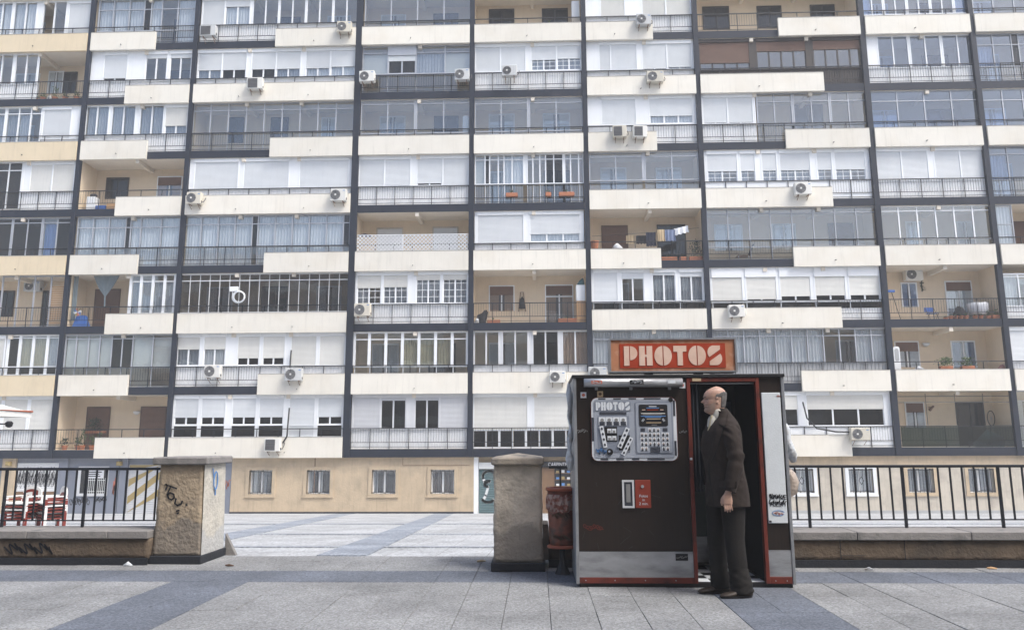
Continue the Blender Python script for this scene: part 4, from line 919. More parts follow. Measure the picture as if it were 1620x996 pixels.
# display panel
def rrect(x0, x1, z0, z1, r):
    return arc(x1 - r, z1 - r, r, r, 0, 90, 6) + arc(x0 + r, z1 - r, r, r, 90, 180, 6) + arc(x0 + r, z0 + r, r, r, 180, 270, 6) + arc(x1 - r, z0 + r, r, r, 270, 360, 6)
px_ = lambda X: .494 + (X - 85) / 1185 * .789
pz_ = lambda Y: 1.687 - (Y - 75) / 880 * .582
dp = bo('display_panel', MB().prism(rrect(.494, 1.283, 1.105, 1.687, .06), BY - .012, BY + .004), 'booth_red')
MB().prism(rrect(.499, 1.278, 1.110, 1.682, .056), BY - .015, BY - .0125).build('display_border', 'print_white', dp)
for a, b in ((190, 292), (400, 505), (612, 716), (822, 1055)): MB().box(px_(a), px_(b), BY - .018, BY - .0155, pz_(106), pz_(88)).build('border_block', 'panel_dark', dp)
for a, b in ((205, 310), (420, 525), (635, 735), (845, 1082)): MB().box(px_(a), px_(b), BY - .018, BY - .0155, pz_(938), pz_(915)).build('border_block', 'panel_dark', dp)
for x_, zs_ in ((108, ((355, 680),)), (1236, ((120, 340), (680, 880)))):
    for a, b in zs_: MB().box(px_(x_ - 14), px_(x_ + 14), BY - .018, BY - .0155, pz_(b), pz_(a)).build('border_block', 'panel_dark', dp)
MB().prism(rrect(px_(128), px_(1218), pz_(908), pz_(112), .02), BY - .022, BY - .0185).build('display_face', 'panel_blue', dp)
def dbox(name, a, b, c, d, m, y=.0225, t=.003): return MB().box(px_(a), px_(b), BY - y - t, BY - y, pz_(d), pz_(c)).build(name, m, dp)
MB().box(px_(140), px_(635), BY - .0252, BY - .0225, pz_(265), pz_(135)).build('title_plate', 'panel_blue2', dp)
stencil('PHOTOS', px_(155), px_(628), pz_(258), pz_(142), BY - .0255, dp, 'print_white', .003)
dbox('tray_slot', 205, 575, 280, 318, 'panel_dark'); dbox('sample_board', 175, 610, 335, 830, 'panel_blue2')
for i in range(4):
    a = 190 + i * 97; dbox('sample_photo', a, a + 93, 350, 465, 'print_white', .026)
    MB().disc(px_(a + 47), pz_(392), .016, BY - .0315, BY - .0295, 12).build('portrait', 'ac_grille', dp); dbox('portrait', a + 10, a + 84, 412, 464, 'panel_dark', .0295, .002)
dbox('black_board', 265, 440, 485, 685, 'black', .026)
for i in range(2):
    for j in range(2): dbox('sample_photo', 306 + i * 65, 362 + i * 65, 510 + j * 100, 570 + j * 100, 'print_white', .0295); dbox('portrait', 316 + i * 65, 350 + i * 65, 535 + j * 100, 568 + j * 100, 'ac_grille', .033, .001)
dbox('black_board', 460, 612, 600, 805, 'black', .026)
def strip(cx, cz, w_, h, ang, n=4):
    c, s_ = math.cos(math.radians(ang)), math.sin(math.radians(ang)); X, Z = px_(cx), pz_(cz)
    rot = lambda p: (X + p[0] * c - p[1] * s_, Z + p[0] * s_ + p[1] * c)
    o = MB().prism([rot(p) for p in ((-w_, -h), (w_, -h), (w_, h), (-w_, h))], BY - .037, BY - .034).build('photo_strip', 'print_white', dp)
    for i in range(n):
        zc = -h + (i + .5) * 2 * h / n
        MB().prism([rot((w_ * .55 * math.cos(t * .785), zc + w_ * .7 * math.sin(t * .785))) for t in range(8)], BY - .040, BY - .0375).build('portrait', 'panel_dark', dp)
strip(248, 620, .018, .098, 10); strip(525, 635, .020, .098, -25); strip(572, 750, .017, .088, -28)
MB().prism(rrect(px_(690), px_(1205), pz_(855), pz_(140), .02), BY - .0255, BY - .0225).build('price_frame', 'panel_blue2', dp)
MB().prism(rrect(px_(705), px_(1190), pz_(840), pz_(155), .018), BY - .0285, BY - .026).build('price_board', 'panel_blue', dp)
sb = MB().prism(rrect(px_(745), px_(1140), pz_(478), pz_(180), .014), BY - .0325, BY - .029).build('text_screen', 'black', dp)
for z_, a, b, m_ in ((207, 885, 990, 'print_white'), (228, 850, 1025, 'graf_blue'), (253, 790, 835, 'sign_cream'), (253, 860, 1015, 'sign_red'), (253, 1040, 1085, 'sign_cream'), (303, 775, 1105, 'ac_white'), (318, 800, 1060, 'ac_grille'), (340, 770, 1112, 'graf_blue'), (356, 825, 1050, 'graf_blue'), (378, 850, 1040, 'cloth_tan'), (430, 842, 1048, 'cloth_tan'), (462, 915, 990, 'ac_grille')):
    dbox('text_line', a, b, z_ - 5, z_ + 5, m_, .033, .0015)
for a in (800, 1080): strip(a, 395, .008, .014, 40 if a == 1080 else -40, 2)
for i, x in enumerate((780, 832, 890, 946, 1002, 1070, 1125)):
    for j in range(5):
        if j == 0 and i not in (2, 3, 4): continue
        if j == 4 and i in (2, 3, 4): continue
        z_ = 530 + j * 64
        dbox('sample_photo', x - 24, x + 24, z_ - 28, z_ + 28, 'print_white', .029); dbox('portrait', x - 15, x + 15, z_ - 2, z_ + 27, 'panel_dark', .0325, .001)
        MB().disc(px_(x), pz_(z_ - 8), .0075, BY - .0345, BY - .0326, 8).build('portrait', 'skin_photo' if (i + j) % 3 else 'ac_dark', dp)
dbox('label', 762, 822, 505, 552, 'panel_dark', .029); dbox('label', 1068, 1130, 505, 552, 'panel_dark', .029); dbox('logo_plate', 890, 1020, 765, 835, 'panel_dark', .029)
MB().disc(px_(332), pz_(828), .03, BY - .0345, BY - .0305, 18).build('lens', 'black', dp); MB().disc(px_(325), pz_(820), .010, BY - .037, BY - .035, 10).build('lens_glint', 'panel_blue', dp)
tagline([squiggle(0, 0, 1, .7, 9, 77)], px_(150), pz_(815), .09, .008, BY - .0265, dp, 'graf_blue'); MB().disc(px_(1190), pz_(115), .022, BY - .027, BY - .0225, 12).build('burn_mark', 'black', dp)
# slot and red plate
sl_ = MB()
for a in ((.765, .781, .69, .937), (.856, .872, .69, .937), (.781, .856, .92, .937), (.781, .856, .69, .707)): sl_.box(a[0], a[1], BY - .012, BY + .004, a[2], a[3])
slo = bo('photo_slot', sl_, 'alu_pale'); MB().box(.781, .856, BY - .001, BY + .0045, .707, .92).build('slot_recess', 'panel_dark', slo); MB().box(.80, .838, BY - .008, BY - .0015, .74, .9).build('slot_flap', 'ac_grille', slo)
pl_ = bo('price_plate', MB().cbox(.882, 1.022, BY - .010, BY + .004, .69, .937, .002), 'plate_red')
for i, t_ in enumerate(('Fotos', 'in', '2 min.')): put('lettering', text_mesh(t_, .034, 'print_white', BY - .0125, .955, .785 - i * .034, .002, 'CENTER'), pl_)
MB().disc(.948, .88, .014, BY - .02, BY - .0105, 12).build('button', 'steel', pl_)
MB().box(1.225, 1.335, BY - .005, BY - .0015, .232, .292).build('vent_sticker', 'black', kp); tagline([squiggle(0, 0, 1, .25, 10, 61)], 1.24, .262, .085, .005, BY - .005, kp, 'ac_grille')
tagline([squiggle(0, 0, 1, .3, 9, 62)], .41, .52, .17, .006, BY + .004, fp, 'booth_red')
MB().box(1.388, 1.408, BY - .015, BY - .0105, 1.115, 1.135).build('sticker', 'print_white', booth)
tagline([squiggle(0, 0, 1, .4, 8, 63)], .36, 1.38, .09, .004, BY + .004, fp, 'ac_grille'); tagline([squiggle(0, 0, 1, .4, 8, 64)], 1.31, 1.37, .06, .004, BY + .004, fp, 'ac_grille')
rs_ = random.Random(12); sc_ = MB()
for i in range(14):
    x, z = rs_.uniform(.38, 1.3), rs_.uniform(.33, 1.75); a = rs_.uniform(-1.5, 1.5); ln = rs_.uniform(.02, .12)
    if .48 < x < 1.3 and 1.09 < z < 1.7: z = rs_.uniform(.33, 1.05)
    sc_.stroke([(x, z), (x + ln * math.cos(a), z + ln * math.sin(a))], .0022, BY + .0038, BY + .0049)
tag(sc_.build('scratches', 'ac_dark', fp), kind='stuff')
# torn plastic on both flanks
mat('film', (0.55, 0.58, 0.62), 0.3, 0.15, 20, 0.5, 30, c2=(.32, .30, .28), c2amt=(.5, .7), c2scale=12)
def crumple(pts, rad, n, seed, amp):
    b = MB().tube(pts, rad, n); r0 = Vector(pts[0]); b.v = [tuple(Vector(v) + Vector((noise.noise(Vector(v) * 22 + Vector((seed, 0, 0))), noise.noise(Vector(v) * 22 + Vector((0, seed, 7))), noise.noise(Vector(v) * 18 + Vector((3, 0, seed)))))  * amp) for v in b.v]; return b
place('plastic_sheet', crumple([(BX0 - .03, 7.25, 1.82 - i * .1) for i in range(9)], [.012, .03, .022, .028, .02, .026, .018, .03, .012], 9, 2, .035), 'film', 'crumpled clear plastic film hanging down the left flank of the photo booth', 'plastic film', 'torn plastic film on the booth flanks', True)
place('plastic_sheet', crumple([(BX1 + .045 + .012 * i, 7.2, 1.45 - i * .075) for i in range(6)], [.008, .03, .026, .03, .04, .015], 9, 5, .03), 'film', 'pale blue-white plastic strip hanging on the right flank of the photo booth, above the bag', 'plastic film', 'torn plastic film on the booth flanks', True)
mat('bag', (0.40, 0.33, 0.28), 0.35, 0.25, 18, 0.5, 30)
place('plastic_bag', crumple([(BX1 + .05, 7.25, 1.06), (BX1 + .07, 7.25, .98), (BX1 + .085, 7.25, .9), (BX1 + .07, 7.25, .82), (BX1 + .045, 7.25, .76), (BX1 + .04, 7.25, .6), (BX1 + .045, 7.25, .42)], [.015, .05, .065, .055, .025, .018, .012], 12, 9, .03), 'bag', 'brownish translucent plastic bag tied to the right flank of the photo booth', 'plastic bag', None, True)

# ------------------------------------------------------------------ litter bin
mat('bag_bin', (0.36, 0.25, 0.22), 0.35, 0.35, 30, 0.5, 40, c2=(.22, .06, .04), c2amt=(.45, .6), c2scale=22)
mat('bin_red', (0.36, 0.10, 0.055), 0.4, 0.15, 8)
mat('bin_body', (0.22, 0.07, 0.045), 0.4, 0.35, 14, c2=(.09, .05, .04), c2amt=(.45, .65), c2scale=10)
bn = thing('litter_bin', (.235, 7.72, 0), 'red-brown litter bin with a clear bag bulging out beside the booth', 'litter bin')
MB().lathe([(.118, .28), (.125, .32), (.138, .55), (.142, .80)], (.235, 7.72, 0), 22).build('barrel', 'bin_body', bn, True)
MB().lathe([(.143, .80), (.158, .802), (.16, .82), (.150, .832), (.13, .832), (.128, .80)], (.235, 7.72, 0), 22).build('rim', 'bin_red', bn, True)
MB().lathe([(.10, .25), (.15, .252), (.152, .268), (.119, .281)], (.235, 7.72, 0), 22).build('foot_ring', 'bin_red', bn, True)
MB().tube([(.235, 7.72, .0), (.235, 7.72, .12), (.235, 7.72, .2505)], [.075, .028, .028], 10).build('stem', 'rail', bn)
wb = MB().lathe([(.136, .60), (.152, .63), (.156, .68), (.157, .74), (.148, .765)], (.235, 7.72, 0), 40); wb.v = [tuple(Vector(v) + Vector((noise.noise(Vector(v) * 30), noise.noise(Vector(v) * 30 + Vector((5, 0, 0))), noise.noise(Vector(v) * 26 + Vector((0, 9, 0))))) * .022) for v in wb.v]; wb.build('bin_bag', 'bag_bin', bn)
for z_ in (.36, .57): tagline([squiggle(0, 0, 1, .35, 10, int(z_ * 100))], .15, z_, .15, .012, 7.585, bn, 'rust')
# ------------------------------------------------------------------ the man in the brown suit
mat('skin', (0.45, 0.28, 0.21), 0.45, 0.10, 14, 0.08, 90, c2=(0.37, 0.21, 0.16), c2amt=(.5, .75), c2scale=16, spec=.45)
mat('suit', (0.027, 0.0195, 0.0165), 0.85, 0.18, 40, 0.25, 220, spec=.25)
mat('suit_dark', (0.008, 0.007, 0.006), 0.9, 0.18, 40)
mat('trousers', (0.014, 0.012, 0.011), 0.85, 0.18, 40, 0.25, 220, spec=.25)
mat('shirt', (0.52, 0.50, 0.45), 0.8, 0.06, 30)
mat('tie', (0.38, 0.33, 0.22), 0.6, 0.2, 60)
mat('hair', (0.085, 0.078, 0.075), 0.8, 0.25, 40, 0.2, 200, c2=(.15, .14, .135), c2amt=(.45, .65), c2scale=25)
mat('stubble', (0.35, 0.245, 0.195), 0.6, 0.15, 90)
mat('shoe', (0.032, 0.022, 0.016), 0.55, 0.2, 20)
mat('eye_white', (0.34, 0.29, 0.26), 0.25, 0.02, 5)
mat('lip', (0.36, 0.17, 0.14), 0.5, 0.08, 9)
PX, PY = 1.60, 6.72
def lerp_tab(tab, z):
    if z <= tab[0][0]: return tab[0][1:]
    for a, b in zip(tab, tab[1:]):
        if z <= b[0]:
            t = (z - a[0]) / (b[0] - a[0]); t = t * t * (3 - 2 * t) * .5 + t * .5
            return tuple(p + (q - p) * t for p, q in zip(a[1:], b[1:]))
    return tab[-1][1:]
HEAD = [(-.06, .022, -.082, .058), (-.02, .03, -.078, .060), (-.004, .062, -.076, .052), (.006, .084, -.077, .050), (.018, .094, -.079, .054), (.032, .092, -.082, .060), (.044, .086, -.084, .064),
        (.056, .096, -.087, .066), (.064, .088, -.089, .067), (.073, .098, -.091, .068), (.084, .092, -.093, .070), (.10, .090, -.096, .072), (.118, .082, -.100, .074), (.126, .086, -.102, .075), (.138, .096, -.104, .076),
        (.15, .095, -.105, .077), (.17, .088, -.105, .077), (.19, .072, -.098, .072), (.208, .048, -.083, .062), (.222, .020, -.06, .046), (.231, -.006, -.036, .026), (.2345, -.018, -.024, .006)]
HX, HY, HZ = 1.560, 6.70, 1.527                                      # chin line of the head
YAW = math.radians(8)                                                  # the body turns a little to the camera
def hpt(z, th, off=0.0):
    f, b, w_ = lerp_tab(HEAD, z); mid, hl = (f + b) / 2, (f - b) / 2 + off; w_ = w_ + off
    c, s_ = math.cos(th), math.sin(th)
    p = 2.0 / 2.25; X = mid + hl * math.copysign(abs(c) ** p, c); Y = w_ * math.copysign(abs(s_) ** p, s_)
    a = abs(th if th < math.pi else 2 * math.pi - th)
    if .1 < z < .135: X -= .011 * math.exp(-((a - .50) / .17) ** 2) * math.exp(-((z - .119) / .011) ** 2)        # eye sockets
    if .06 < z < .11: X += .004 * math.exp(-((a - .75) / .3) ** 2) * math.exp(-((z - .095) / .015) ** 2)        # cheekbone
    return X, Y, z
def hw(p):                                                              # head space (X forward) to world: he looks to -x
    X, Y, Z = p; c, s_ = math.cos(math.radians(5)), math.sin(math.radians(5))
    return (HX - (X * c - Y * s_ * 0), HY - X * s_ - Y, HZ + Z)
def head_shell(z0, z1, nz, t0, t1, nt, off=0.0):
    b = MB(); rows_ = []
    for i in range(nz + 1):
        z = z0 + (z1 - z0) * i / nz; rows_.append([hw(hpt(z, t0 + (t1 - t0) * j / nt, off)) for j in range(nt + 1)])
    v = [p for r_ in rows_ for p in r_]; n = nt + 1
    return b.add(v, [(i * n + j, i * n + j + 1, (i + 1) * n + j + 1, (i + 1) * n + j) for i in range(nz) for j in range(nt)])
def ellring(c, a, b_, n=28, e=2.4, yaw=0.0, jit=0.0, seed=0):
    out = []
    for i in range(n):
        t = 2 * math.pi * i / n; x = a * math.copysign(abs(math.cos(t)) ** (2 / e), math.cos(t)); y = b_ * math.copysign(abs(math.sin(t)) ** (2 / e), math.sin(t))
        if jit:
            k = 1 + jit * noise.noise(Vector((math.cos(t) * 2.5 + seed, math.sin(t) * 2.5, c[2] * 7))); x *= k; y *= k
        out.append((c[0] + x * math.cos(yaw) - y * math.sin(yaw), c[1] + x * math.sin(yaw) + y * math.cos(yaw), c[2]))
    return out
def remeshed(mb, vox, name, m, smooth_it=3):
    o = mb.build('tmp', m); md = o.modifiers.new('r', 'REMESH'); md.mode = 'VOXEL'; md.voxel_size = vox
    sm = o.modifiers.new('s', 'SMOOTH'); sm.iterations = smooth_it; sm.factor = .5
    me = bpy.data.meshes.new_from_object(o.evaluated_get(bpy.context.evaluated_depsgraph_get())); me.name = name
    old = o.data; bpy.data.objects.remove(o); bpy.data.meshes.remove(old)
    me.polygons.foreach_set('use_smooth', [True] * len(me.polygons)); 
    if not me.materials: me.materials.append(MATS[m])
    return me
man = thing('person', (PX, PY, 0), 'balding person in a brown suit and tie standing in profile before the booth', 'person')
B = MB()
rings = []
for i in range(60):
    z = -.06 + (.2945) * i / 59
    rings.append([hw(hpt(z, 2 * math.pi * j / 48)) for j in range(48)])
B.loft(rings)
# nose, brow ridge, ears, neck
B.loft([[hw(p) for p in r_] for r_ in ([(.085, .004, .134), (.090, 0, .136), (.085, -.004, .134), (.075, 0, .134)], [(.088, .008, .118), (.101, 0, .12), (.088, -.008, .118), (.075, 0, .118)],
       [(.088, .013, .104), (.117, .0, .104), (.088, -.013, .104), (.075, 0, .104)], [(.09, .018, .092), (.123, .006, .094), (.123, -.006, .094), (.09, -.018, .092)], [(.086, .012, .084), (.108, .004, .085), (.108, -.004, .085), (.086, -.012, .084)])])
for s_ in (1, -1):
    B.loft([[hw((-.012 + .019 * math.cos(t) * q + .006 * (z - .105) * 10, s_ * (.072 + k), z)) for t in [6.283 * i / 10 for i in range(10)]] for z, q, k in ((.076, .35, .0), (.085, .8, .006), (.10, .95, .009), (.118, 1.15, .012), (.132, .95, .011), (.139, .4, .005))])
B.loft([ellring((1.585, 6.70, 1.56), .066, .060), ellring((1.597, 6.70, 1.52), .064, .062), ellring((1.615, 6.71, 1.47), .074, .075), ellring((1.62, 6.72, 1.42), .10, .15)])
# trunk, arms, legs under the clothes
B.loft([ellring((1.625, 6.72, z), a, b_, yaw=YAW) for z, a, b_ in ((.80, .11, .14), (.9, .125, .16), (1.05, .115, .145), (1.25, .13, .165), (1.38, .115, .175), (1.45, .08, .13))])
for s_, q in ((-1, 0), (1, 1)):
    sh_, el, wr_ = ((1.655, 6.54, 1.37), (1.670, 6.487, 1.15), (1.592, 6.47, .885)) if s_ < 0 else ((1.61, 6.90, 1.37), (1.68, 6.96, 1.15), (1.64, 6.93, .885))
    B.tube([sh_, tuple(.5 * (a + b_) for a, b_ in zip(sh_, el)), el, tuple(.5 * (a + b_) for a, b_ in zip(el, wr_)), wr_, (wr_[0] - .012, wr_[1], wr_[2] - .03)], [.045, .044, .040, .036, .027, .026], 12)
    hx, hy, hz = wr_[0] - .012, wr_[1], wr_[2] - .035
    B.loft([ellring((hx, hy, hz + .01), .027, .019, 14), ellring((hx - .004, hy, hz - .02), .037, .019, 14), ellring((hx - .006, hy, hz - .055), .043, .018, 14), ellring((hx - .006, hy, hz - .082), .040, .015, 14)])
    for i, (dx, ln) in enumerate(((-.029, .066), (-.011, .074), (.007, .070), (.023, .056))):        # index .. little finger
        x0_, z0_ = hx + dx - .004, hz - .075
        cu = .006 + .003 * i
        B.tube([(x0_, hy, z0_ + .012), (x0_ + .002, hy + s_ * .003, z0_ - ln * .35), (x0_ + cu * .4, hy - s_ * -.006, z0_ - ln * .7), (x0_ + cu, hy - s_ * .014, z0_ - ln)], [.0092, .0088, .0080, .0062], 8)
    B.tube([(hx - .026, hy - s_ * .006, hz - .012), (hx - .047, hy - s_ * .014, hz - .042), (hx - .052, hy - s_ * .018, hz - .072), (hx - .046, hy - s_ * .02, hz - .095)], [.013, .012, .0095, .007], 8)
for hp, kn, an in (((1.655, 6.64, .88), (1.655, 6.635, .48), (1.70, 6.63, .09)), ((1.60, 6.80, .88), (1.555, 6.81, .48), (1.57, 6.80, .09))):
    B.tube([hp, tuple(.5 * (a + b_) for a, b_ in zip(hp, kn)), kn, tuple(.5 * (a + b_) for a, b_ in zip(kn, an)), an, (an[0], an[1], .04)], [.085, .07, .052, .05, .035, .035], 12)
body = remeshed(B, .0042, 'body', 'skin', 2)
put('body', body, man)
for s_ in (-1, 1):
    e = hw(hpt(.1195, s_ * .40 if s_ > 0 else 2 * math.pi - .40)); e = (e[0] + .0065, e[1], e[2])
    eo = MB().loft([ellring((e[0], e[1], e[2] + .0105 * math.sin(p)), .0105 * math.cos(p), .0105 * math.cos(p), 12, 2) for p in [-1.5 + 3.0 * i / 8 for i in range(9)]]).build('eye', 'eye_white', man, True)
    MB().tube([(e[0] - .009, e[1] - .002 * (1 if s_ > 0 else -1), e[2]), (e[0] - .0115, e[1], e[2])], [.0048, .0035], 8).build('pupil', 'black', eo)
    MB().tube([hw(hpt(.139, (s_ * q) % 6.283, .002)) for q in (.14, .26, .38, .50, .58)], [.003, .0045, .0045, .0036, .002], 6).build('eyebrow', 'hair', man)
MB().tube([hw(hpt(.0635, q % 6.283, .0005)) for q in (-.42, -.25, -.1, 0, .1, .25, .42)], [.002, .0032, .004, .0045, .004, .0032, .002], 6).build('mouth', 'lip', man)
head_shell(.075, .084, 2, -.45, .45, 12, .0022).build('moustache', 'stubble', man, True)
bd = MB(); bd.add([hw(hpt(lo + (hi - lo) * i / 8, th, .0016)) for i in range(9) for th, lo, hi in [(-1.5 + 3.0 * j / 40, .004, (.056 if abs(-1.5 + 3.0 * j / 40) < .5 else .056 + .035 * (abs(-1.5 + 3.0 * j / 40) - .5))) for j in range(41)]], [(i * 41 + j, i * 41 + j + 1, (i + 1) * 41 + j + 1, (i + 1) * 41 + j) for i in range(8) for j in range(40)]); bd.build('beard_stubble', 'stubble', man, True)
hr = MB()
b1 = head_shell(.045, .188, 16, math.radians(92), math.radians(268), 30, .0045)
# the hairline: narrow at the temples, running back over the ears
v2 = []
nrow = 31
for i in range(17):
    for j in range(31):
        th = math.radians(86 + 188 * j / 30); a = min(th, 2 * math.pi - th); lo = .045 if a > 1.95 else (.136 if a > 1.62 else .118); hi = .150 + .034 * max(0, min(1, (a - 1.35) / .8)) + .004 * math.sin(j * 2.1)
        z = lo + (hi - lo) * i / 16; off = .0055 if 0 < i < 16 else .0
        v2.append(hw(hpt(z, th, off)))
hr.add(v2, [(i * 31 + j, i * 31 + j + 1, (i + 1) * 31 + j + 1, (i + 1) * 31 + j) for i in range(16) for j in range(30)])
hr.build('hair', 'hair', man, True)
# jacket: trunk and sleeves grown into one skin
J = MB(); sd = 3
J.loft([ellring(c, a, b_, 36, e, YAW, .02, sd) for c, a, b_, e in (((1.635, 6.72, .735), .170, .205, 2.5), ((1.635, 6.72, .80), .168, .203, 2.5), ((1.632, 6.72, .90), .163, .200, 2.5), ((1.625, 6.72, 1.0), .155, .192, 2.5), ((1.615, 6.72, 1.10), .152, .186, 2.5),
        ((1.606, 6.72, 1.19), .163, .195, 2.4), ((1.604, 6.72, 1.28), .166, .205, 2.3), ((1.612, 6.72, 1.36), .152, .213, 2.2), ((1.622, 6.72, 1.42), .130, .210, 2.1), ((1.630, 6.72, 1.455), .110, .18, 2.0), ((1.634, 6.715, 1.49), .086, .125, 2.0), ((1.624, 6.71, 1.525), .073, .085, 2.0), ((1.610, 6.705, 1.552), .066, .073, 2.0), ((1.603, 6.703, 1.570), .062, .068, 2.0))])
def sleeve(sh_, el, wr_):
    P_ = []; R_ = []
    ctr = [Vector(sh_), Vector(el), Vector(wr_)]
    for i in range(17):
        t = i / 16
        p = ctr[0].lerp(ctr[1], t * 2) if t < .5 else ctr[1].lerp(ctr[2], t * 2 - 1)
        if .35 < t < .65: k = 1 - abs(t - .5) / .15; m_ = ctr[0].lerp(ctr[1], .7).lerp(ctr[1].lerp(ctr[2], .3), .5); p = p.lerp(m_, .35 * k)
        P_.append(p); R_.append((.083 - .028 * t) * min(1.0, .74 + t * 2.2) + .005 * math.sin(t * 31) * (1 if .35 < t < .7 else .35) + .003 * noise.noise(Vector((t * 20, sh_[1], 1))))
    J.tube(P_, R_, 16, sy=.92)
sleeve((1.638, 6.56, 1.40), (1.674, 6.485, 1.14), (1.594, 6.47, .868)); sleeve((1.605, 6.905, 1.405), (1.685, 6.96, 1.14), (1.64, 6.93, .868))
jm = remeshed(J, .0075, 'jacket', 'suit', 3)
def displace(me, fn):
    co = [v.co.copy() for v in me.vertices]; no = [v.normal.copy() for v in me.vertices]; out = []
    for c_, n_ in zip(co, no): out += list(c_ + n_ * fn(c_))
    me.vertices.foreach_set('co', out); me.update()
def jacket_folds(co):
    k = noise.noise(Vector((co.x * 9, co.y * 9, co.z * 5 + 3))) * .005 + noise.noise(Vector((co.x * 20, co.y * 20, co.z * 24))) * .003
    if co.y < 6.56 and .95 < co.z < 1.40: k += .010 * math.sin(co.z * 85 + co.x * 60) * noise.noise(Vector((co.x * 6, 1, co.z * 5)))
    return k
displace(jm, jacket_folds)
jk = put('jacket', jm, man)
bvh = BVHTree.FromPolygons([v.co.copy() for v in jm.vertices], [tuple(p.vertices) for p in jm.polygons])
def skin_at(x, z, off=.004):
    h = bvh.ray_cast(Vector((x, 6.0, z)), Vector((0, 1, 0)))
    return (x, (h[0].y if h[0] else 6.62) - off, z)
def applique(poly_rows, off, name, m, parent):                            # rows of (x, z) points laid on the cloth
    b = MB(); n = len(poly_rows[0]); v = [skin_at(x, z, off) for r_ in poly_rows for x, z in r_]
    k = len(v); v += [(p[0], p[1] + off + .004, p[2]) for p in v]; fs = []
    for i in range(len(poly_rows) - 1):
        for j in range(n - 1): fs.append((i * n + j, i * n + j + 1, (i + 1) * n + j + 1, (i + 1) * n + j))
    for i in range(len(poly_rows) - 1):
        for j in (0, n - 1): a, c = i * n + j, (i + 1) * n + j; fs.append((a, c, c + k, a + k))
    return b.add(v, fs).build(name, m, parent, True)
# lapel, collar, breast gap, pocket flap, cuff edge
def strip_rows(left, right, n=12): return [[tuple(a + (b_ - a) * t / 5 for a, b_ in zip(l, r)) for t in range(6)] for l, r in ((( tuple(p + (q - p) * i / n for p, q in zip(left[0], left[1]))), tuple(p + (q - p) * i / n for p, q in zip(right[0], right[1]))) for i in range(n + 1))]
applique(strip_rows(((1.535, 1.47), (1.462, 1.10)), ((1.600, 1.45), (1.478, 1.10))), .010, 'lapel', 'suit', jk)
applique(strip_rows(((1.575, 1.545), (1.545, 1.435)), ((1.655, 1.52), (1.60, 1.415))), .012, 'collar', 'suit', jk)
applique(strip_rows(((1.602, 1.45), (1.481, 1.10)), ((1.608, 1.447), (1.486, 1.10))), .006, 'lapel_edge', 'suit_dark', jk)
applique(strip_rows(((1.470, 1.10), (1.487, .745)), ((1.476, 1.10), (1.493, .745))), .004, 'front_edge', 'suit_dark', jk)
applique(strip_rows(((1.548, 1.425), (1.575, 1.405)), ((1.60, 1.418), (1.60, 1.408)), 3), .013, 'lapel_notch', 'suit_dark', jk)
applique(strip_rows(((1.53, .955), (1.53, .905)), ((1.645, .955), (1.645, .905)), 4), .008, 'pocket_flap', 'suit', jk)
applique(strip_rows(((1.53, .904), (1.53, .897)), ((1.645, .904), (1.645, .897)), 3), .003, 'pocket_seam', 'suit_dark', jk)
sh2 = MB().loft([ellring((1.575, 6.70, 1.445), .050, .066, 24), ellring((1.585, 6.70, 1.50), .064, .068, 24), ellring((1.586, 6.70, 1.53), .066, .067, 24), ellring((1.588, 6.70, 1.545), .066, .065, 24), ellring((1.586, 6.70, 1.558), .066, .062, 24)])
shm_ = sh2.build('shirt_collar', 'shirt', man, True)
MB().loft([ellring((1.515, 6.695, 1.30), .035, .05, 16), ellring((1.522, 6.695, 1.40), .035, .06, 16), ellring((1.535, 6.697, 1.47), .04, .06, 16), ellring((1.545, 6.698, 1.50), .035, .05, 16)]).build('shirt_front', 'shirt', man, True)
MB().tube([(1.530, 6.665, 1.505), (1.520, 6.66, 1.485), (1.504, 6.657, 1.44), (1.492, 6.655, 1.38), (1.484, 6.655, 1.30)], [.012, .015, .010, .014, .016], 10).build('tie', 'tie', man, True)
# trousers with a little flare, shoes
T = MB()
def leg(P_, R_, sy):
    n = 26; pts = []; rad = []
    for i in range(n + 1):
        t = i / n * (len(P_) - 1); k = min(int(t), len(P_) - 2); f_ = t - k; f_ = f_ * f_ * (3 - 2 * f_) * .6 + f_ * .4
        pts.append(tuple(a + (b_ - a) * f_ for a, b_ in zip(P_[k], P_[k + 1]))); rad.append(R_[k] + (R_[k + 1] - R_[k]) * f_ + .0035 * noise.noise(Vector((i * .6, P_[0][1] * 3, 0))))
    T.tube(pts, rad, 20, sy=sy)
leg([(1.655, 6.64, .90), (1.66, 6.64, .70), (1.655, 6.635, .47), (1.675, 6.63, .22), (1.700, 6.63, .035)], [.108, .102, .083, .080, .100], .86)
leg([(1.595, 6.80, .90), (1.572, 6.81, .70), (1.548, 6.81, .47), (1.552, 6.80, .22), (1.565, 6.80, .045)], [.105, .098, .08, .076, .086], .86)
T.loft([ellring((1.632, 6.72, z), a, b_, 28, 2.4, YAW) for z, a, b_ in ((.76, .12, .165), (.85, .135, .175), (.98, .135, .17))])
tm = remeshed(T, .0075, 'trousers', 'trousers', 3)
def trouser_folds(co):
    return noise.noise(Vector((co.x * 12, co.y * 12, co.z * 4))) * .006 + (.006 * noise.noise(Vector((co.x * 18, co.y * 18, co.z * 30))) if co.z < .25 else 0)
displace(tm, trouser_folds)
put('trousers', tm, man)
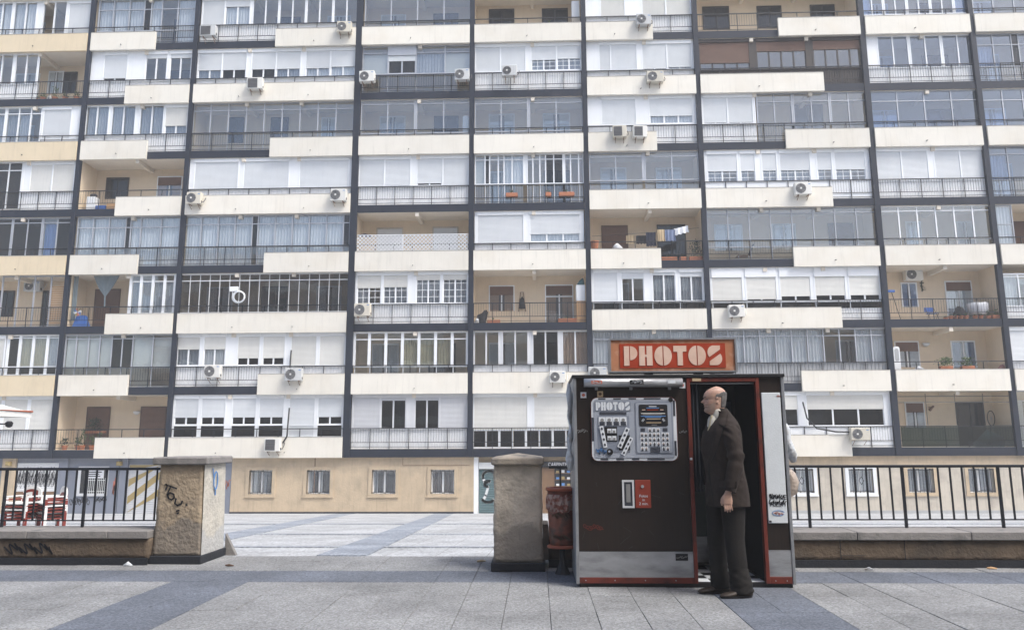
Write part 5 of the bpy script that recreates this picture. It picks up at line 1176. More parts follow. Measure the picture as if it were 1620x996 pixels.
def shoe(x, y, yaw):
    b = MB(); rr = []
    for t, w_, h, z0_ in ((0, .022, .05, .012), (.03, .036, .072, .004), (.08, .038, .085, .003), (.13, .036, .075, .003), (.17, .043, .058, .003), (.215, .048, .047, .003), (.25, .042, .040, .005), (.275, .026, .03, .008), (.285, .008, .018, .01)):
        r_ = []
        for i in range(14):
            a = 2 * math.pi * i / 14; yy = w_ * math.cos(a); zz = z0_ + (h - z0_) * (.5 + .5 * math.sin(a)); 
            X = .10 - t; r_.append((x + X * math.cos(yaw) - yy * math.sin(yaw), y + X * math.sin(yaw) + yy * math.cos(yaw), zz))
        rr.append(r_)
    return b.loft(rr)
for x, y, a in ((1.682, 6.615, .20), (1.545, 6.795, .10)):
    so = shoe(x, y, a).build('shoe', 'shoe', man, True)
    MB().loft([[(p[0], p[1], z) for p in ellring((x - .04 * math.cos(a), y - .04 * math.sin(a), z), .138, .046, 20, 2.6, a)] for z in (.0005, .016)]).build('sole', 'black', so)

# ------------------------------------------------------------------ stacked chairs and parasol at the left
def chair_parts(m):
    s_ = MB(); s_.cbox(-.24, .24, -.22, .24, .28, .31, .01)
    bk = MB(); pts = [(-.25, .31), (-.25, .50)] + arc(0, .50, .25, .14, 180, 0, 10) + [(.25, .31)]
    bk.prism(pts, -.25, -.222)
    return [('seat', s_.mesh('seat', m)), ('backrest', bk.mesh('backrest', m)), ('armrest', MB().cbox(-.29, -.235, -.24, .22, .42, .45, .008).mesh('armrest', m)), ('armrest', MB().cbox(.235, .29, -.24, .22, .42, .45, .008).mesh('armrest', m)),
            ('leg', MB().cbox(-.285, -.245, .16, .22, 0, .419, .006).mesh('leg', m)), ('leg', MB().cbox(.245, .285, .16, .22, 0, .419, .006).mesh('leg', m)), ('leg', MB().cbox(-.285, -.245, -.249, -.19, 0, .419, .006).mesh('leg', m)), ('leg', MB().cbox(.245, .285, -.249, -.19, 0, .419, .006).mesh('leg', m))]
CP = {m: chair_parts(m) for m in ('red_plastic', 'white_plastic')}
ORD = ('lowest', 'second lowest', 'third from bottom', 'fourth from bottom', 'fifth from bottom', 'topmost')
for st_, (cx_, cy_, rz, seq) in enumerate(((-10.10, 14.8, 3.0, 'rrrwrw'), (-9.62, 14.95, 2.4, 'rrwrrw'))):
    z_ = slope_z(cy_) - .0
    for i, q in enumerate(seq):
        m_ = 'red_plastic' if q == 'r' else 'white_plastic'
        t = thing('stacking_chair', (cx_ + rnd.uniform(-.01, .01), cy_, z_ + i * .058), ('red' if q == 'r' else 'white') + ' plastic armchair, ' + ORD[i] + ' in the ' + ('left' if st_ == 0 else 'right') + ' stack behind the fence', 'chair', 'plastic armchairs stacked behind the left fence')
        t.scale = (.86, .86, .92); t.rotation_euler.z = rz + rnd.uniform(-.03, .03)
        for nm, me in CP[m_]: put(nm, me, t, local=True)
mat('canvas', (0.70, 0.70, 0.68), 0.8, 0.05, 3); mat('canvas_rim', (0.36, 0.12, 0.07), 0.8, 0.1, 3)
pr = thing('parasol', (-11.6, 13.2, slope_z(13.2)), 'white canvas parasol with a reddish rim at the left edge', 'parasol')
MB().add([(-13.3, 11.6, 1.87), (-9.97, 11.9, 1.87), (-9.97, 14.6, 1.87), (-13.3, 14.6, 1.87), (-11.6, 13.2, 2.45), (-13.3, 11.6, 1.77), (-9.97, 11.9, 1.77), (-9.97, 14.6, 1.77), (-13.3, 14.6, 1.77)],
         [(0, 1, 4), (1, 2, 4), (2, 3, 4), (3, 0, 4), (0, 5, 6, 1), (1, 6, 7, 2), (2, 7, 8, 3), (3, 8, 5, 0)]).build('canopy', 'canvas', pr)
MB().tube([(-13.3, 11.6, 1.885), (-9.96, 11.9, 1.885), (-9.96, 14.6, 1.885)], .02, 6).build('rim', 'canvas_rim', pr)
MB().bar((-11.6, 13.2, slope_z(13.2)), (-11.6, 13.2, 2.43), .035, 10).build('pole', 'alu_pale', pr); MB().box(-11.9, -11.3, 12.9, 13.5, slope_z(13.5) , slope_z(12.9) + .08).build('foot', 'cap_grey', pr)
sg = thing('bar_sign', (-9.75, 12.6, slope_z(12.6)), 'round cream and red sign on a dark bracket at the left edge', 'sign')
MB().bar((-9.75, 12.6, slope_z(12.6)), (-9.75, 12.6, 1.66), .03, 8).build('pole', 'rail', sg); MB().bar((-9.75, 12.6, 1.60), (-9.0, 12.6, 1.60), .014, 6).build('bracket', 'rail', sg)
MB().disc(-9.32, 1.36, .19, 12.57, 12.63, 24).build('disc', 'sign_cream', sg); MB().disc(-9.32, 1.36, .15, 12.562, 12.569, 24).build('disc_field', 'plate_red', sg); MB().disc(-9.32, 1.36, .10, 12.555, 12.561, 20).build('disc_centre', 'cloth_white', sg)
MB().box(-9.5, -9.22, 12.58, 12.62, 1.02, 1.165).build('price_board', 'cloth_white', sg); MB().lathe([(.02, -.06), (.05, -.04), (.06, .02), (.03, .05)], (-8.98, 12.6, 1.6), 10).build('lamp_head', 'black', sg)

# ------------------------------------------------------------------ air conditioners on the facade
def ac(x, y, z, label, style='round', w_=.72, h=.52, d=.28, bracket=True, group='air conditioners on the facade'):
    t = thing('air_conditioner', (x, y, z), label, 'air conditioner', group)
    X0, X1, Z0_, Z1, Y0, Y1 = x - w_ / 2, x + w_ / 2, z - h / 2, z + h / 2, y - d / 2, y + d / 2
    shell = ('ac_white', 'ac_cream', 'ac_white', 'ac_grey')[int(abs(x * 7 + z * 3)) % 4]
    MB().cbox(X0, X1, Y0, Y1, Z0_, Z1, .015).build('casing', shell, t)
    if int(abs(x * 5)) % 3: MB().tube([(X1 - .01, y, Z0_ + .11), (X1 + .07, y + .02, Z0_ + .12), (X1 + .10, y + .1, Z0_ + .25), (X1 + .08, y + .24, Z0_ + .42)], .016, 6).build('hose', 'ac_dark' if int(abs(x)) % 2 else 'ac_white', t)
    fx = x - w_ * .16; fr = h * .40
    if style == 'square':
        MB().box(X0 + .05, X0 + w_ * .68, Y0 - .012, Y0 - .001, Z0_ + .05, Z1 - .05).build('fan_grille', 'ac_dark', t)
        lv = MB()
        for i in range(7): zz = Z0_ + .08 + (h - .16) * i / 6; lv.box(X0 + .05, X0 + w_ * .68, Y0 - .02, Y0 - .0125, zz - .005, zz + .005)
        tag(lv.build('louvres', 'ac_grille', t), kind='stuff')
    else:
        dk = 'ac_dark' if style == 'black' else 'ac_grille'
        MB().disc(fx, z, fr, Y0 - .012, Y0 - .001, 22).build('fan_grille', dk, t)
        rg = MB()
        for q in ((.95,) if style == 'black' else (.95, .7, .45)):
            pr_ = arc(fx, z, fr * q, fr * q, 0, 360, 20)
            rg.stroke(pr_, .012, Y0 - .022, Y0 - .0125)
        rg.stroke([(fx - fr, z), (fx + fr, z)], .012, Y0 - .0225, Y0 - .0126).stroke([(fx, z - fr), (fx, z + fr)], .012, Y0 - .0226, Y0 - .0127)
        tag(rg.build('guard_rings', 'ac_dark' if style != 'black' else 'ac_grille', t), kind='stuff')
        MB().disc(fx, z, fr * .2, Y0 - .03, Y0 - .0228, 12).build('hub', 'ac_white', t)
        if style != 'black': MB().box(X1 - .15, X1 - .05, Y0 - .005, Y0 - .0005, Z1 - .1, Z1 - .07).build('badge', 'graf_blue', t)
    MB().box(X1 - .02, X1 + .02, Y0 + .06, Y0 + .14, Z0_ + .06, Z0_ + .16).build('valve', 'ac_dark', t)
    if bracket:
        for q in (.2, .8):
            xx = X0 + w_ * q; MB().box(xx - .015, xx + .015, Y0 + .02, Y1 + .12, Z0_ - .03, Z0_ - .001).bar((xx, Y0 + .04, Z0_ - .03), (xx, Y1 + .1, Z0_ - .22), .013, 5).build('bracket', 'rust', t)
    return t
YA = D - .33
for x, z, st_, lb in [
    (-15.77, 20.88, 'square', 'grey-fronted air conditioner at top left, left end of the top wide balcony'), (-9.13, 20.93, 'round', 'air conditioner above the top wide parapet, beside the thick dark column'),
    (-13.33, 18.11, 'square', 'air conditioner on the wide parapet, second balcony row from the top'), (-7.95, 18.36, 'round', 'air conditioner left of the railing bars just right of the thick dark column, second row'),
    (-3.42, 18.36, 'round', 'air conditioner at the right end of the same second-row railing bars'), (-1.17, 18.5, 'black', 'air conditioner with a large black round fan, second row from top'),
    (5.22, 20.98, 'round', 'air conditioner at the stepped parapet corner in the top row, above the booth'), (5.66, 18.07, 'round', 'air conditioner on a full parapet, second row, above the booth bay'),
    (3.93, 15.38, 'square', 'left one of two paired air conditioners on one parapet'), (4.87, 15.36, 'square', 'right one of two paired air conditioners on one parapet'),
    (12.15, 12.5, 'round', 'air conditioner on the right-hand wide parapet, fourth row from the top'), (-15.9, 12.46, 'round', 'air conditioner left on the wide parapet under all-closed white shutters'),
    (-9.12, 12.51, 'round', 'air conditioner right on the wide parapet under all-closed white shutters'), (-7.84, 7.11, 'round', 'air conditioner at the left end of a railing under cross-barred windows'),
    (8.87, 6.9, 'round', 'air conditioner on the right wide parapet two rows above the PHOTOS sign row'), (-14.52, 4.38, 'round', 'air conditioner hung on white apron sheet below grey-curtained windows'),
    (-10.85, 4.22, 'round', 'air conditioner with a black pipe, straddling a parapet top edge in the second lowest row'), (-11.64, 1.13, 'square', 'air conditioner low on the wide parapet just above the ground floor'),
    (.9, 4.03, 'round', 'air conditioner on the parapet left of the photo booth sign'), (13.84, 1.5, 'round', 'air conditioner with a black pipe right of the booth, lowest row'), (2.66, 4.19, 'round', 'air conditioner partly hidden behind the left end of the PHOTOS sign')]:
    small = lb.startswith(('left one', 'right one')); pn = style = st_
    q_ = random.Random(int(x * 100)); o_ = ac(x, YA, z, lb, st_, .64 if small else q_.uniform(.68, .80), .55 if small else q_.uniform(.50, .58)); o_.rotation_euler = (0, q_.uniform(-.025, .025), q_.uniform(-.06, .06))
ac(17.47, D + 1.15, 8.78, 'air conditioner high on the back wall of the balcony with flower pots', 'round', .8, .55, .3, False); ac(-24.2, D + 1.15, 8.67, 'dark-shaded air conditioner inside the left balcony with the wooden slat screen', 'round', .8, .5, .3, False)
for n_, p_ in (('left', [(-11.12, D - .05, 5.35), (-11.14, D - .06, 4.6), (-11.1, D - .16, 4.45)]), ('mid', [(-11.05, D - .16, 2.75), (-11.1, D - .17, 1.5), (-11.25, D - .25, 1.2)]), ('right', [(11.62, D - .05, 2.9), (11.75, D - .06, 2.2), (12.1, D - .17, 1.75), (12.9, D - .2, 1.6), (13.5, D - .25, 1.58)])):
    place('refrigerant_pipe', MB().tube(p_, .035, 7), 'black', 'black insulated pipe running down to the air conditioner, ' + {'left': 'second lowest row', 'mid': 'lowest row above the gate', 'right': 'right of the booth'}[n_], 'pipe', None, True)

# ------------------------------------------------------------------ things on the balconies
def leaves(b, c, r_, h, n, ls, seed):
    q = random.Random(seed)
    for _ in range(n):
        u, v_, w_ = q.gauss(0, .45), q.gauss(0, .45), q.random()
        p = Vector((c[0] + r_ * u * (1.1 - .5 * w_), c[1] + r_ * v_ * (1.1 - .5 * w_), c[2] + h * w_)); d = Vector((q.uniform(-1, 1), q.uniform(-1, 1), q.uniform(-.3, 1))).normalized() * ls * q.uniform(.6, 1.3)
        s_ = d.cross(Vector((q.uniform(-1, 1), q.uniform(-1, 1), q.uniform(-1, 1)))).normalized() * ls * .28
        b.add([p, p + d * .5 + s_, p + d, p + d * .5 - s_], [(0, 1, 2, 3)])
    return b
seed_ = [100]
def plant(x, y, z, label, r_=.16, h=.4, n=70, pot='round', leaf='leaf', pw=.13, ph=.2, group=None):
    seed_[0] += 1; t = thing('potted_plant', (x, y, z), label, 'plant', group or 'potted plants on the balconies')
    if pot == 'round': MB().lathe([(pw * .68, 0), (pw, ph * .9), (pw * 1.08, ph * .9), (pw * 1.08, ph), (pw * .9, ph), (pw * .85, ph * .85)], (x, y, z), 12).build('pot', 'terracotta', t)
    else: MB().cbox(x - pw, x + pw, y - .1, y + .1, z, z + ph, .015).build('planter', 'terracotta', t)
    if n: leaves(MB(), (x, y, z + ph), r_, h, n, .09, seed_[0]).build('foliage', leaf, t)
    return t
F = lambda k: Z0 + FH * k
yb_ = D + .30
for x, lb, hh in ((-24.54, 'leftmost small potted plant on the upper left balcony floor', .25), (-24.12, 'second potted plant from left on the upper left balcony', .22), (-23.51, 'tall potted plant right of the white jug, upper left balcony', .5), (-23.0, 'reddish potted plant, second from right on the upper left balcony', .25), (-22.43, 'rightmost potted plant on the upper left balcony', .25)):
    plant(x, yb_, F(6) + .002, lb, .17, hh, 60)
place('water_jug', MB().lathe([(.08, 0), (.1, .04), (.1, .2), (.05, .27), (.04, .32)], (-23.79, yb_, F(6) + .002), 12), 'white_plastic', 'white plastic jug between the plants on the upper left balcony', 'jug', None, True)
cab = thing('storage_cabinet', (-21.24, D + .5, F(4)), 'white cabinet with a dark bundle on top, open left balcony', 'cabinet'); MB().cbox(-21.45, -21.05, D + .3, D + .7, F(4) + .002, F(4) + .72, .01).build('carcass', 'white', cab); MB().box(-21.44, -21.25, D + .285, D + .299, F(4) + .04, F(4) + .7).build('door', 'white', cab); MB().cbox(-21.4, -21.1, D + .4, D + .6, F(4) + .721, F(4) + .9, .04).build('bundle', 'cloth_black', cab)
def crate(x0, x1, z0, z1, y, m, lb):
    t = thing('crate', ((x0 + x1) / 2, y, z0), lb, 'crate'); b = MB()
    b.box(x0, x1, y - .15, y + .15, z0, z0 + .02); 
    for i in range(3): zz = z0 + .03 + (z1 - z0 - .03) * i / 3; b.box(x0, x1, y - .15, y - .13, zz, zz + (z1 - z0) / 3.6).box(x0, x1, y + .13, y + .15, zz, zz + (z1 - z0) / 3.6).box(x0, x0 + .02, y - .13, y + .13, zz, zz + (z1 - z0) / 3.6).box(x1 - .02, x1, y - .13, y + .13, zz, zz + (z1 - z0) / 3.6)
    for xx in (x0 + .001, x1 - .031): b.box(xx, xx + .03, y - .155, y - .151, z0, z1)
    b.build('slatted_body', m, t)
crate(-20.9, -20.42, F(4) + .002, F(4) + .22, yb_, 'blue_plastic', 'blue plastic crate on the floor of the open left balcony'); crate(-20.36, -19.95, F(4) + .002, F(4) + .34, yb_, 'wood_pine', 'brown wooden crate beside the blue crate, open left balcony')
# left balcony with drapes and a blue covered table
dr = thing('hanging_drape', (-20.12, D + .25, F(3) - .38), 'grey-green drape tied into a point, hanging from the balcony ceiling', 'drape'); b = MB()
for i in range(13): x = -20.75 + 1.25 * i / 12; k = i / 12; b.v += [(x, D + .25 + .03 * math.sin(i * 2.1), F(3) - .375), (-20.12 + (x + 20.12) * .55, D + .25 + .04 * math.sin(i * 2.4), F(3) - .95), (-20.12 + (x + 20.12) * .06, D + .25, F(3) - 1.35), (-20.10 + (x + 20.12) * .05, D + .25, F(3) - 1.85)]
b.f = [(4 * i + j, 4 * i + 4 + j, 4 * i + 5 + j, 4 * i + 1 + j) for i in range(12) for j in range(3)]; b.mi = [0] * len(b.f); b.build('cloth', 'drape', dr, True)
place('hanging_drape', drapery(-21.68, -21.45, F(2) + .3, F(3) - .375, D + .25, .08, .025), 'drape', 'grey-green drape hanging straight beside the left column', 'drape', None, True)
place('covered_table', MB().loft([[(x, y, F(2) + .002) for x, y in ((-21.55, D + .22), (-20.9, D + .24), (-20.88, D + .6), (-21.56, D + .58))], [(x, y, F(2) + .38) for x, y in ((-21.45, D + .26), (-21.0, D + .27), (-21.0, D + .55), (-21.45, D + .55))], [(x, y, F(2) + .56) for x, y in ((-21.4, D + .28), (-21.05, D + .28), (-21.05, D + .54), (-21.4, D + .54))]]), 'blue_plastic', 'bright blue cloth-covered stand behind the railing, left balcony', 'table')
pw_ = thing('pinwheel', (-21.27, D + .1, F(2) + .57), 'colourful toy pinwheel above the blue covered stand', 'pinwheel'); MB().bar((-21.2, D + .2, F(2) + .5), (-21.25, D + .1, F(2) + .68), .008, 5).build('stick', 'white', pw_)
for i in range(8):
    a = i * .785; MB().prism([(-21.25, F(2) + .68), (-21.25 + .2 * math.cos(a), F(2) + .68 + .2 * math.sin(a)), (-21.25 + .17 * math.cos(a + .6), F(2) + .68 + .17 * math.sin(a + .6))], D + .08, D + .09).build('petal', ('white', 'yellow', 'graf_red', 'graf_blue')[i % 4], pw_)
ws_ = thing('slat_screen', (-22.38, D + .2, F(2)), 'pale wooden slat screen standing at the right end of the left balcony', 'screen')
for x in (-22.72, -22.08): MB().box(x - .02, x + .02, D + .21, D + .24, F(2) + .002, F(2) + 1.95).build('upright', 'wood_pine', ws_)
sm_ = MB().box(-.35, .35, -.012, .012, -.022, .022).mesh('slat', 'wood_pine')
for i in range(17): put('slat', sm_, ws_, (-22.4, D + .196, F(2) + .2 + i * .106))
# lowest left balcony
for x, h, lb in ((-21.47, .3, 'small dark potted plant at the left end of the lowest open balcony'), (-20.86, .35, 'low leafy potted plant in the middle of the lowest open balcony'), (-20.66, .75, 'tall thin potted plant in the middle of the lowest open balcony'), (-20.21, .4, 'yellow-green potted plant on the lowest open balcony'), (-19.9, .55, 'leafy potted plant beside the panel of the lowest open balcony')):
    plant(x, yb_ + .1, F(0) + .002, lb, .2, h, 90, leaf='leaf_dark' if h < .35 else 'leaf')
plant(-20.6, D + 1.18, F(0) + .75, 'dark spiky plant on the sill of the lowest open balcony window', .42, .55, 240, 'box', 'leaf_dark', .5, .1)
def wall_lamp(x, z, lb, y=D + 1.4):
    t = thing('wall_lamp', (x, y, z), lb, 'lamp'); MB().box(x - .06, x + .06, y - .04, y - .002, z - .06, z + .06).build('mount', 'rust', t); MB().loft([ellring((x, y - .1, z + k), a, a * .4, 14, 2) for k, a in ((-.09, .05), (-.04, .14), (.04, .17), (.07, .17))]).build('shade', 'alu_pale', t, True)
wall_lamp(-18.75, 2.62, 'shell wall lamp between window and door of the lowest left balcony'); wall_lamp(17.85, 5.55, 'shell wall lamp on the balcony with two flower boxes')
sp_ = thing('spotlight', (17.8, D + 1.4, 2.6), 'dark swivel spotlight on the lowest right balcony wall', 'lamp'); MB().bar((17.75, D + 1.4, 2.7), (17.8, D + 1.25, 2.68), .02, 6).build('arm', 'rust', sp_); MB().bar((17.88, D + 1.22, 2.74), (17.68, D + 1.2, 2.56), .05, 8, .07).build('head', 'rust', sp_)
# lattice balcony
lt = thing('lattice_screen', (-5.7, D - .03, F(3) + .5), 'white diagonal lattice screen tied along a balcony railing', 'screen')
b = MB(); lx0, lx1, lz0, lz1 = -8.28, -3.12, F(3) + .54, F(3) + 1.33
n_ = 0; k = lx0 - (lz1 - lz0)
while k < lx1:
    for sgn in (1, -1):
        a = [(k, lz0), (k + (lz1 - lz0), lz1)] if sgn > 0 else [(k, lz1), (k + (lz1 - lz0), lz0)]
        t0 = max(0, (lx0 - k) / (lz1 - lz0)); t1 = min(1, (lx1 - k) / (lz1 - lz0))
        if t1 > t0:
            P = [(a[0][0] + (a[1][0] - a[0][0]) * t, a[0][1] + (a[1][1] - a[0][1]) * t) for t in (t0, t1)]
            b.stroke(P, .034, D - .018 - .004 * sgn, D - .014 - .004 * sgn)
    k += .18
tag(b.build('lattice', 'white', lt), kind='stuff')
MB().box(lx0, lx1, D - .03, D - .008, lz1, lz1 + .03).build('top_strip', 'white', lt); MB().box(-6.17, -6.13, D - .032, D - .0085, lz0, lz1 - .001).build('mid_strip', 'white', lt)
place('rolled_awning', MB().tube([(-8.3, D + .3, F(3) + 1.42), (-8.0, D + .3, F(3) + 1.44), (-7.65, D + .3, F(3) + 1.40)], [.05, .08, .05], 10), 'cloth_navy', 'dark rolled bundle above the left end of the lattice screen', 'bundle', None, True)
# planters behind the railing, fifth row
for x, w_, lb in ((-1.1, .28, 'left terracotta window box on the glazed balcony above the white shutters'), (.6, .13, 'small single terracotta pot between two window boxes'), (1.45, .36, 'right terracotta window box on the glazed balcony above the white shutters')): plant(x, D + .055 - .0 + .06 - .06, F(4) + .002, lb, .1, .14, 14, 'box', 'leaf', w_, .2) if False else plant(x, D - .0 + .0, F(4) + .30, lb, .1, .12, 14, 'box', 'leaf', w_, .18)
# open balcony with hanging stroller and white heater
stv = thing('folded_chair', (-.66, D + 1.3, F(2) + .75), 'folded dark chair hanging on the wall between window and door', 'chair'); MB().tube([(-.85, D + 1.33, F(2) + .72), (-.80, D + 1.3, F(2) + 1.2), (-.74, D + 1.3, F(2) + 1.65), (-.62, D + 1.3, F(2) + 1.65), (-.56, D + 1.3, F(2) + 1.2), (-.50, D + 1.33, F(2) + .72)], .018, 6).build('frame', 'rust', stv); MB().prism([(-.83, F(2) + .85), (-.52, F(2) + .85), (-.58, F(2) + 1.3), (-.66, F(2) + 1.45), (-.76, F(2) + 1.3)], D + 1.26, D + 1.3).build('cloth', 'cloth_black', stv)
ht = thing('water_heater', (2.05, D + .45, F(2)), 'white water heater cabinet with green cloth on top, beside the column', 'heater'); MB().cbox(1.82, 2.24, D + .2, D + .6, F(2) + 1.0, F(2) + 1.75, .02).build('body', 'white', ht); MB().cbox(1.82, 2.24, D + .2, D + .6, F(2) + .002, F(2) + .999, .02).build('stand', 'wood_pine', ht); crumple([(2.05, D + .4, F(2) + 1.752), (2.1, D + .4, F(2) + 1.9), (2.15, D + .4, F(2) + 2.1)], [.18, .14, .04], 12, 3, .04).build('cloth', 'teal_tarp', ht, True)
bk_ = thing('clutter_heap', (-2.45, D + .4, F(2)), 'dark heap of household clutter at the left end of the wall-chair balcony', 'clutter'); crumple([(-2.6, D + .45, F(2) + .02), (-2.5, D + .45, F(2) + .3), (-2.3, D + .4, F(2) + .6)], [.25, .2, .06], 14, 6, .12).build('heap', 'cloth_black', bk_, True); crumple([(-2.75, D + .3, F(2) + .02), (-2.7, D + .3, F(2) + .25)], [.13, .09], 10, 8, .05).build('bag', 'film', bk_, True)
plant(1.4, D + .3, F(2) + .002, 'long terracotta window box under the balcony door with tan curtains', .1, .1, 8, 'box', 'leaf', .42, .2); plant(-1.95, D + .3, F(2) + .002, 'pale planter box beside the clutter heap on the wall-chair balcony', .1, .1, 6, 'box', 'leaf', .3, .16)
# laundry balcony
def cloth(x0, x1, z0, z1, y, m, lb, sk=0.0):
    b = MB(); n = 10; 
    for i in range(n + 1):
        x = x0 + (x1 - x0) * i / n; dy = .03 * math.sin(i * 1.7); b.v += [(x, y + dy * .3, z1 + sk * i / n), (x + .03 * math.sin(i), y + dy, (z0 + z1) / 2 + sk * i / n), (x + .02 * math.sin(i * 2), y + dy * 1.4, z0 + .03 * math.sin(i * 2.3) + sk * i / n)]
    b.f = [(3 * i + j, 3 * i + 3 + j, 3 * i + 4 + j, 3 * i + 1 + j) for i in range(n) for j in (0, 1)]; b.mi = [0] * len(b.f)
    place('hanging_laundry', b, m, lb, 'laundry', 'washing hung on one balcony line', True)
yl = D - .16
cloth(4.2, 4.6, F(3) + .93, F(3) + 1.32, D + .5, 'cloth_tan', 'tan towel at the left end of the washing line'); cloth(4.65, 5.15, F(3) + .9, F(3) + 1.3, D + .45, 'cloth_black', 'black garment left on the washing line'); cloth(5.1, 5.55, F(3) + .75, F(3) + 1.42, D + .35, 'cloth_navy', 'dark navy garment in the middle of the washing line')
cloth(5.55, 5.88, F(3) + .85, F(3) + 1.4, yl, 'cloth_tan', 'yellowish cloth hung outside the railing, beside the white sheet'); cloth(5.88, 6.35, F(3) + .85, F(3) + 1.38, yl - .02, 'cloth_check', 'blue patterned cloth between yellowish cloth and white sheet'); cloth(6.3, 6.95, F(3) + 1.1, F(3) + 1.42, yl, 'cloth_white', 'white sheet hung highest on the washing balcony', .16)
place('washing_line', MB().bar((2.6, D + .48, F(3) + 1.30), (5.55, D + .35, F(3) + 1.42), .008, 5).bar((5.55, D + .35, F(3) + 1.42), (7.55, D + .4, F(3) + 1.62), .008, 5), 'rail', 'thin washing line strung across the laundry balcony', 'line')
plant(2.72, D + .3, F(3) + .58, 'big terracotta pot at the left end of the washing balcony', .1, .05, 4, 'round', 'leaf', .2, .42); place('white_basket', crumple([(3.75, D + .3, F(3) + .56), (3.75, D + .3, F(3) + .7), (3.75, D + .3, F(3) + .88)], [.2, .24, .06], 14, 4, .03), 'cloth_white', 'round white basket on the washing balcony, left of the laundry', 'basket', None, True)
for x, w_, lb in ((6.1, .36, 'long terracotta planter left of the dark bush on the washing balcony'), (6.72, .15, 'short terracotta pot beside the long planter, washing balcony'), (7.35, .33, 'terracotta planter with a dark dry bush, right end of washing balcony')): plant(x, D + .25, F(3) + .002, lb, .3 if x > 7 else .12, .75 if x > 7 else .12, 240 if x > 7 else 12, 'box', 'leaf_dark', w_, .2)
dc = thing('deck_chair', (9.7, D + .7, F(3)), 'folding deck chair with reddish seat behind glass, right wide balcony', 'chair'); MB().cbox(9.3, 9.85, D + .5, D + .95, F(3) + .30, F(3) + .34, .01).build('seat', 'rust', dc); MB().add([(9.83, D + .5, F(3) + .3), (10.05, D + .5, F(3) + .85), (10.05, D + .95, F(3) + .85), (9.83, D + .95, F(3) + .3), (9.86, D + .5, F(3) + .3), (10.08, D + .5, F(3) + .85), (10.08, D + .95, F(3) + .85), (9.86, D + .95, F(3) + .3)], [(0, 1, 2, 3), (7, 6, 5, 4), (0, 4, 5, 1), (1, 5, 6, 2), (2, 6, 7, 3), (3, 7, 4, 0)]).build('backrest', 'cloth_navy', dc)
for x in (9.34, 9.8):
    for y in (D + .53, D + .92): MB().box(x - .015, x + .015, y - .015, y + .015, F(3) + .002, F(3) + .299).build('leg', 'alu', dc)
# flower-pot balcony
br = thing('broom', (16.05, D + .2, F(2)), 'blue broom leaning against the railing of the flower-pot balcony', 'broom'); MB().bar((16.3, D + .25, F(2) + .01), (15.98, D + .2, F(2) + 1.25), .014, 6).build('handle', 'rail', br); MB().cbox(15.82, 16.12, D + .17, D + .24, F(2) + 1.25, F(2) + 1.36, .01).build('head', 'blue_plastic', br)
fc = thing('folding_chair', (17.85, D + .5, F(2)), 'blue folding chair on the flower-pot balcony', 'chair'); MB().cbox(17.65, 18.1, D + .35, D + .7, F(2) + .32, F(2) + .35, .008).build('seat', 'blue_plastic', fc); MB().cbox(17.6, 18.02, D + .68, D + .71, F(2) + .42, F(2) + .62, .008).build('backrest', 'blue_plastic', fc)
for x in (17.68, 18.06): MB().bar((x, D + .36, F(2) + .005), (x - .04, D + .7, F(2) + .62), .012, 6).build('leg', 'rail', fc); MB().bar((x, D + .68, F(2) + .005), (x, D + .38, F(2) + .32), .012, 6).build('leg', 'rail', fc)
place('black_bin_bag', crumple([(19.1, D + .55, F(2) + .01), (19.1, D + .55, F(2) + .3), (19.1, D + .55, F(2) + .62)], [.34, .3, .08], 14, 12, .08), 'cloth_black', 'black bag heap in front of the flower-pot balcony door', 'bag', None, True)
tw = thing('covered_table', (19.95, D + .6, F(2)), 'round table under a white plastic cover, flower-pot balcony', 'table'); crumple([(19.95, D + .6, F(2) + .25), (19.95, D + .6, F(2) + .6), (19.95, D + .6, F(2) + .78), (19.95, D + .6, F(2) + .8)], [.40, .42, .42, .1], 20, 4, .05).build('cover', 'cloth_white', tw, True); MB().bar((19.95, D + .6, F(2) + .002), (19.95, D + .6, F(2) + .3), .05, 8).build('leg', 'rail', tw)
for i, (x, lb) in enumerate(((18.24, 'leftmost, flattest pot'), (18.46, 'second pot from left'), (18.68, 'third pot from left'), (18.91, 'fourth pot from left'), (19.14, 'fifth pot from left'), (19.53, 'sixth pot from left'), (19.78, 'seventh pot from left'), (20.11, 'eighth pot from left'))): plant(x, D + .17, F(2) + .002, 'terracotta pot on the flower-pot balcony, ' + lb, .05, .08 if i != 7 else .25, 8 if i != 7 else 30, 'round', 'leaf', .1, .14 if i else .07, 'row of terracotta pots')
plant(20.45, D + .17, F(2) + .002, 'oblong terracotta planter at the right end of the flower-pot row', .08, .3, 30, 'box', 'leaf', .2, .16, 'row of terracotta pots')
place('wall_ornament', leaves(MB(), (17.95, D + 1.36, F(2) + 1.55), .1, .4, 40, .1, 5).box(17.93, 17.97, D + 1.38, D + 1.398, F(2) + 1.5, F(2) + 2.0), 'leaf_dark', 'dark leafy ornament on the wall of the flower-pot balcony', 'ornament')
